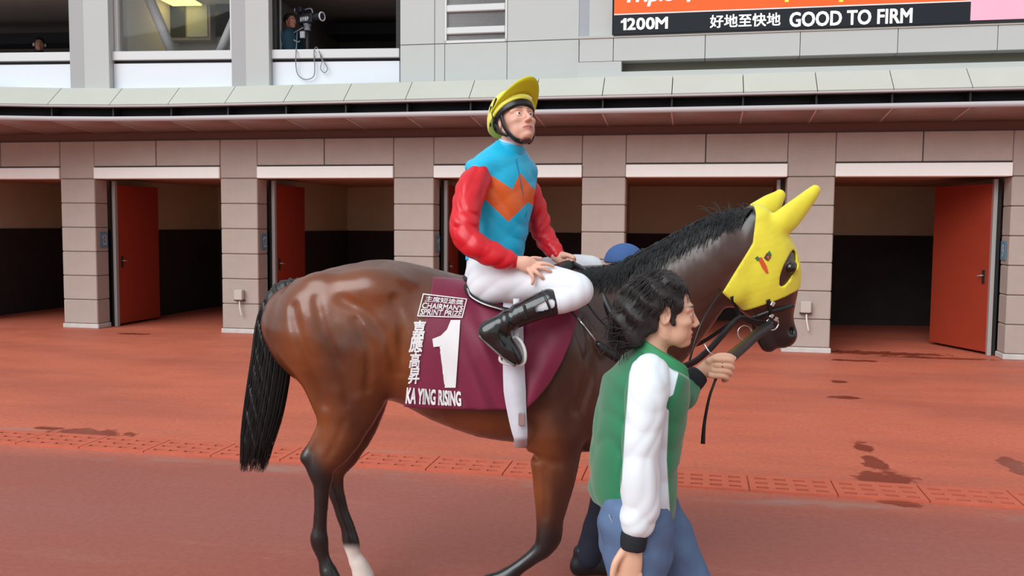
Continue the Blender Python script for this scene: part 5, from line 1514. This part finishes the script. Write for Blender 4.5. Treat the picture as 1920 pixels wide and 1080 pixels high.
# sleeves
def gsleeve(st, seed, m, name='sleeve', attrs=None, amp=1.0, cut=None):
    g = grid_around(st, .09, .006); g.chain(st, 0, n=6)
    g.func(lambda d, X, Y, Z: d + amp * (-.0075 * (np.abs(np.sin(30 * (Z + .7 * X) + 3.0 * wob(X, Y, Z, 13, seed))) - .6) * (.6 + .5 * wob(X, Y, Z, 9, seed + 5)) - .003 * (np.abs(np.sin(48 * (X - .5 * Z + .5 * Y) + 3 * wob(X, Y, Z, 14, seed + 2))) - .6)))
    V_, F_ = g.nets(1); return V_, F_
M_WSL = mat('white_sleeve', (232, 238, 244), 0.5, 0.4, sheen=.3, var=.02, layers=(('green', 1.2, (34, 122, 82)),))
V_, F_ = gsleeve([S(1218, 698, YG - .155, .062), S(1213, 735, YG - .185, .070), S(1207, 790, YG - .20, .064), S(1200, 850, YG - .205, .060), S(1200, 900, YG - .205, .063), S(1201, 945, YG - .20, .063), S(1196, 975, YA, .056), S(1191, 990, YA, .044), S(1189, 1000, YA, .036)], 91, M_WSL)
u, v = px_of(V_)
green = np.interp(v, [660, 700, 800, 900, 1000], [1192, 1180, 1172, 1166, 1150]) - u
mesh_obj('sleeve', V_ - G0, F_, M_WSL, jacket, smooth=True, attrs={'green': green})
V_, F_ = gsleeve([S(1244, 712, YG + .15, .066), S(1262, 738, YG + .22, .060), S(1278, 742, YL - .04, .056), S(1290, 726, YL, .048), S(1299, 714, YL + .01, .040)], 95, M_JACK)
mesh_obj('sleeve', V_ - G0, F_, M_JACK, jacket, smooth=True, attrs={'white': -np.ones(len(V_))})
M_CUFF = mat('black_cuff', (36, 38, 44), 0.8, 0.3, bump=.2, bscale=200)
def cuff(a, b, ra, rb):
    g = grid_around([a, b], .08, .005); g.chain([list(a) + [ra, ra], list((a + b) / 2) + [(ra + rb) / 2 + .003] * 2, list(b) + [rb, rb]], 0, n=4)
    d_ = unit(b - a); g.plane(b, d_); g.plane(a, -d_)
    V_, F_ = g.nets(1); mesh_obj('cuff', V_ - G0, F_, M_CUFF, jacket, smooth=True)
cuff(at(1190, 997, YA), at(1186, 1030, YA), .043, .039); cuff(at(1291, 722, YL), at(1312, 700, YL + .015), .044, .038)
# collar
g = grid_around([at(1210, 720, YG), at(1290, 640, YG)], .14, .005)
cst = [S(1224, 716, YG, .120, .150), S(1231, 692, YG, .100, .118), S(1234, 668, YG, .088, .088), S(1238, 640, YG, .084, .082)]
g.chain(cst, 0, A=gf_, B=gr_, n=4)
c2 = np.array(cst); c2[:, 3:5] -= .012; c2[0, 2] -= .03; c2[-1, 2] += .03; g.chain(c2, 0, A=gf_, B=gr_, n=4, mode='sub')
g.plane(at(1236, 654, YG), unit((.62, 0, 1))); g.plane(at(1236, 690, YG), -unit((.62, 0, 1)))
V_, F_ = g.nets(1); mesh_obj('collar', V_ - G0, F_, mat('green_collar', (58, 140, 92), .6, .3), jacket, smooth=True)
tube('zip', [at(a, b, YG + .03) - G0 for a, b in ((1284, 712), (1288, 745), (1284, 800), (1272, 870))], .003, M_CHROME, jacket, n=4)
# jeans and shoes
M_JEAN = mat('blue_denim', (94, 116, 150), 0.8, 0.25, var=.10, vscale=14, bump=.15, bscale=300)
gz_ = Grid(G0 + np.array([-.52, -.30, .05]), G0 + np.array([.52, .34, 1.06]), .009)
gz_.chain([S(1188, 965, YG, .112, .145), S(1188, 985, YG, .120, .155), S(1190, 1010, YG, .125, .160)], 0, A=gf_, B=gr_, n=3)
for L_ in (NL, FL):
    m0 = L_[0] * .5 + L_[1] * .5
    gz_.chain([list(L_[0]) + [.125, .115], list(m0 + np.array([.02, 0, 0])) + [.105, .100], list(L_[1] + np.array([.01, 0, 0])) + [.082, .080], list(L_[1] * .5 + L_[2] * .5) + [.072, .070], list(L_[2] + np.array([0, 0, -.03])) + [.066, .066]], .035, n=4)
gz_.func(lambda d, X, Y, Z: d + .003 * np.sin(60 * (Z + .4 * X) + 3 * wob(X, Y, Z, 10, 101)) + .002 * wob(X, Y, Z, 30, 103))
V_, F_ = gz_.nets(1); jn = mesh_obj('jeans', V_ - G0, F_, M_JEAN, groom, smooth=True)
tube('pocket_seam', [at(a, b, YG - .165) - G0 for a, b in ((1142, 965), (1158, 1000), (1180, 1016))], .0022, mat('denim_thread', (150, 160, 180), .8), jn, n=4)
M_SHOEB = mat('shoe_black', (30, 30, 33), 0.4, 0.4)
def shoe(parent, ank, off, fwd=(1, 0, 0), z0=0.0):
    f = unit(fwd); a = np.array([ank[0], ank[1], z0])
    g = grid_around([a + np.array([-.2, -.2, 0]), a + np.array([.3, .2, .2])], .03, .008)
    up_ = np.array([0, 0, 1.])
    p = lambda x, z: a + f * x + up_ * z
    g.chain([list(p(-.06, .05)) + [.05, .038], list(p(.04, .055)) + [.05, .042], list(p(.13, .035)) + [.035, .046], list(p(.19, .028)) + [.026, .036]], 0, A=up_, B=np.cross(up_, f), n=4)
    g.chain([list(p(-.035, .05)) + [.05, .04], list(p(-.03, .13)) + [.05, .042]], .02, A=f, B=np.cross(up_, f), n=3)
    g.plane(a + up_ * .006, -up_)
    V_, F_ = g.nets(1); return mesh_obj('shoe', V_ - off, F_, M_SHOEB, parent, smooth=True)
shoe(groom, NL[2], G0); shoe(groom, FL[2], G0)

# ---- lead strap: bit ring to fist, then a loose tail
lead = empty('lead_strap', at(1360, 675, YL), 'black lead strap from the bit to the groom fist, its end hanging', 'strap'); LL = np.array(lead.location)
tube('strap', [at(*p) - LL for p in ((1449, 606, 4.19), (1425, 622, 4.02), (1396, 648, 3.70), (1368, 672, YL - .005), (1352, 690, YL - .005), (1343, 706, YL))], 1.0, M_LEATH, lead, flat=(.022, .004, (-.13, .2, -.16)), n=8)
tube('strap_end', [at(*p) - LL for p in ((1346, 700, YL), (1340, 716, YL - .005), (1330, 745, YL - .01), (1322, 785, YL - .01), (1319, 812, YL - .01), (1318, 832, YL - .008))], [.9, .55, .6, .7, .85, 1.0], M_LEATH, lead, flat=(.0085, .003, (0.2, 1, 0)), n=6)

# ================================================================== PERSON BEYOND THE HORSE
def standing(name, lab, base, face, colors, height=1.75, cap_=None, stride=.18, h=.012, hair=None, lean=0.0):
    """a plain clothed figure: colors = dict(skin, top, legs)"""
    f = unit(face); r = np.array([f[1], -f[0], 0]); k_ = height / 1.75
    P = lambda x, y, z: base + f * (x + lean * z) * k_ - r * y * k_ + np.array([0, 0, z * k_])
    R = frame(f); hp = P(.02, 0, 1.615)
    hd_ = head_mesh(hp, R, k_, .0045)
    BB = lambda z0, z1, e: [base + np.array([-e, -e, z0 * k_]), base + np.array([e, e, z1 * k_])]
    bx = grid_around(BB(.02, 1.5, .5), .1, .016)
    def rows(*a): return [list(P(*q[:3])) + list(np.array(q[3:]) * k_) for q in a]
    arms = [rows((0, s_ * .19, 1.38, .042, .042), (-.03, s_ * .25, 1.10, .036, .036), (.10, s_ * .24, .86, .026, .026), (.14, s_ * .235, .78, .036, .02)) for s_ in (-1, 1)]
    legs = [rows((0, s_ * .09, .92, .075, .075), (s_ * stride * .4 + .02, s_ * .09, .50, .05, .05), (s_ * stride - .03, s_ * .09, .10, .035, .035)) for s_ in (-1, 1)]
    bx.chain(rows((0, 0, .95, .10, .14), (0, 0, 1.15, .095, .13), (0, 0, 1.35, .095, .15), (0, 0, 1.45, .055, .06)), 0, A=f, B=r, n=3)
    for c in arms + legs: bx.chain(c, .03, n=2)
    ob = body_obj(name, [bx.nets(1), hd_], colors['skin'], base, lab)
    g = grid_around(BB(.72, 1.5, .42), .05, h)
    g.chain(rows((0, 0, .88, .125, .168), (0, 0, 1.05, .12, .16), (0, 0, 1.25, .122, .17), (0, 0, 1.38, .10, .17), (0, 0, 1.47, .062, .07)), 0, A=f, B=r, n=4)
    for c in arms:
        c2 = np.array(c[:3]); c2[:, 3:5] += .022 * k_; g.chain(c2, .03, n=4)
    g.func(folds(.003, 50, (.2, .1, 1), 111)); V_, F_ = g.nets(1)
    top = mesh_obj('jacket', V_ - base, F_, colors['top'], ob, smooth=True)
    g = grid_around(BB(.04, 1.02, .42), .05, h)
    g.chain(rows((0, 0, .98, .115, .155), (0, 0, .88, .12, .16)), 0, A=f, B=r, n=3)
    for c in legs:
        c2 = np.array(c); c2[:, 3:5] += np.array([[.03], [.03], [.034]]) * k_; g.chain(c2, .03, n=4)
    g.func(folds(.003, 45, (.3, 0, 1), 113)); V_, F_ = g.nets(1)
    mesh_obj('trousers', V_ - base, F_, colors['legs'], ob, smooth=True)
    for c in legs: shoe(ob, np.array(c[2]), base, f, base[2])
    g = Grid((-.16, -.13, -.12), (.14, .13, .17), .006)
    if cap_:
        g.ell((-.012, 0, .035), (.108, .088, .098), 0); g.plane((0, 0, .03), (0, 0, -1))
        g.chain([[.07, 0, .038, .012, .08], [.13, 0, .032, .006, .07], [.17, 0, .022, .004, .05]], .01, A=np.array([0, 0, 1.]), B=np.array([0, 1., 0]))
        V_, F_ = g.nets(1); mesh_obj('cap', (V_ * k_) @ R + hp - base, F_, cap_, ob, smooth=True)
    else:
        g.ell((-.03, 0, .04), (.106, .090, .096), 0); g.plane((.055, 0, .06), unit((1, 0, -.5))); g.ell((.07, 0, -.03), (.09, .1, .08), .01, mode='sub')
        V_, F_ = g.nets(1); mesh_obj('hair', (V_ * k_) @ R + hp - base, F_, hair, ob, smooth=True)
    return ob, hp, R, P
M_NAVY = mat('navy_trousers', (38, 42, 58), 0.75, 0.3, var=.06, vscale=8)
hb = ground(1124, 1066); hb = np.array([hb[0], hb[1], 0])
handler, hp_, R_, P_ = standing('person', 'person in blue cap and navy trousers mostly hidden behind the horse', hb, (1, 0.05, 0),
    dict(skin=M_SKIN2, top=mat('navy_top', (52, 62, 92), 0.7), legs=M_NAVY), height=1.76, cap_=mat('blue_cap', (62, 98, 156), 0.7), stride=.05, lean=.062)
eyes(handler, hp_, R_, hb, 1.76 / 1.75)

# ================================================================== PEOPLE UPSTAIRS
M_BHAIR = mat('black_hair', (28, 25, 25), 0.5)
def ul_world(x, d, z): return np.array(ULM @ Vector((x, d, z)))
# camera operator: stands at the open window, looking to the right
x_, z_ = ul(543, 40, 0.62)
ob_base = ul_world(x_, 0.62, FZ3)
op, ohp, oR, oP = standing('person', 'camera operator in dark teal jacket at the upper open window', ob_base, (.80, -.60, 0),
    dict(skin=mat('skin_op', (190, 130, 104), 0.5, layers=SKIN_L), top=mat('teal_jacket', (34, 76, 92), 0.6), legs=M_NAVY), height=1.75, hair=M_BHAIR, h=.014)
eyes(op, ohp, oR, ob_base)
tube('chest_stripe', [oP(.115, .12, 1.30) - ob_base, oP(.135, .05, 1.27) - ob_base, oP(.135, -.03, 1.29) - ob_base], .010, M_WHITE, op, n=4)
# person with headset, low behind the first window
x_, z_ = ul(74, 84, 1.9)
sb_base = ul_world(x_, 1.9, FZ1)
sp2, shp, sR, sP = standing('person', 'person with a headset low behind the upper left window', sb_base, (.45, -.89, 0),
    dict(skin=mat('skin_op', (190, 130, 104), 0.5), top=mat('black_shirt', (30, 30, 32), 0.7), legs=M_NAVY), height=1.75, hair=M_BHAIR, h=.014)
eyes(sp2, shp, sR, sb_base)
HS2 = lambda x, y, z: np.array([x, y, z]) @ sR + shp - sb_base
hs_ = tube('headset', [HS2(-.01, .095 * math.cos(t), .02 + .115 * math.sin(t)) for t in np.linspace(0, math.pi, 11)], .008, M_DARKMETAL, sp2, n=2)
for s_ in (-1, 1): ball('ear_pad', HS2(-.01, s_ * .095, -.005), (.03, .018, .034), M_WHITE, hs_, 12, sR)

# ---- broadcast camera on its pedestal beside the operator
cx_, cz_ = ul(578, 38, 0.60)
CB = Matrix.Translation(Vector(ul_world(cx_, 0.60, FZ3))) @ Matrix.Rotation(TH + math.radians(-18), 4, 'Z')
bc = empty('broadcast_camera', matrix=CB, label='black and white broadcast camera on a pedestal in the upper window', cat='camera')
zc = cz_ - FZ3
M_CAMB = mat('camera_black', (34, 36, 44), 0.5); M_CAMW = mat('camera_white', (228, 228, 232), 0.4); M_CAMG = mat('camera_grey', (140, 142, 156), 0.4)
body_ = box('camera_body', (-.17, -.07, zc - .06), (.13, .07, zc + .10), M_CAMB, bc, .015)
tube('lens', [(.13, 0, zc + .03), (.20, 0, zc + .03), (.30, 0, zc + .03)], [.055, .062, .07], M_CAMB, bc, seg=16, n=3)
ring('lens_ring', np.array([.30, 0, zc + .03]), .068, .012, np.array([0, 1., 0]), np.array([0, 0, 1.]), M_CAMW, bc)
tube('top_handle', [(-.13, 0, zc + .10), (-.11, 0, zc + .17), (.06, 0, zc + .18), (.10, 0, zc + .10)], .013, M_CAMG, bc, n=5)
box('viewfinder', (-.19, -.12, zc + .12), (-.06, -.02, zc + .21), M_CAMB, bc, .012)
ring('viewfinder_eyecup', np.array([-.19, -.07, zc + .165]), .035, .018, np.array([0, 1., 0]), np.array([0, 0, 1.]), M_CAMW, bc)
box('side_panel', (-.12, -.078, zc - .03), (.06, -.068, zc + .05), M_CAMG, bc, .004)
for k_ in range(4): box('label_plate', (-.10 + .05 * k_, -.084, zc - .02 + .018 * (k_ % 2)), (-.075 + .05 * k_, -.076, zc + .03), M_CAMW, bc, .002)
tube('pan_head', [(-.02, 0, zc - .06), (-.02, 0, zc - .12), (-.02, 0, zc - .17)], [.07, .05, .06], M_CAMG, bc, seg=14, n=3)
tube('pan_bar', [(-.06, -.05, zc - .12), (-.16, -.10, zc - .18), (-.26, -.12, zc - .22)], .012, M_CAMG, bc, n=4)
tube('pedestal_column', [(-.02, 0, zc - .16), (-.02, 0, .5), (-.02, 0, .08)], .04, M_CAMB, bc, seg=12, n=3)
tube('pedestal_base', [(-.02, 0, .09), (-.02, 0, .0)], [.10, .24], M_CAMB, bc, seg=18, n=2)
box('power_pack', (-.10, -.10, zc - .30), (-.02, -.05, zc - .19), M_CAMW, bc, .006)
# ---- cable looping over the sill
M_CABLE = mat('cable_grey', (132, 132, 142), 0.6)
def UW(u, v, d): x, z = ul(u, v, d); return np.array(ULM @ Vector((x, d, z)))
cb0 = UW(556, 100, -.07)
cb = empty('camera_cable', cb0, 'thin grey cable looping down from the operator window over white panel', 'cable')
tube('cable_loop', [p - cb0 for p in (UW(557, 60, .55), UW(556, 86, .2), UW(555, 96, -.09), UW(555, 125, -.07), UW(560, 142, -.07), UW(574, 149, -.07), UW(588, 143, -.07), UW(590, 125, -.07), UW(589, 108, -.07), UW(589, 95, -.09), UW(592, 88, .2))], .008, M_CABLE, cb, n=6)
tube('cable_loop', [p - cb0 for p in (UW(594, 88, .2), UW(598, 97, -.09), UW(604, 112, -.07), UW(601, 128, -.07), UW(608, 136, -.07), UW(614, 130, -.07), UW(609, 118, -.07), UW(602, 109, -.07), UW(600, 100, -.085))], .007, M_CABLE, cb, n=6)
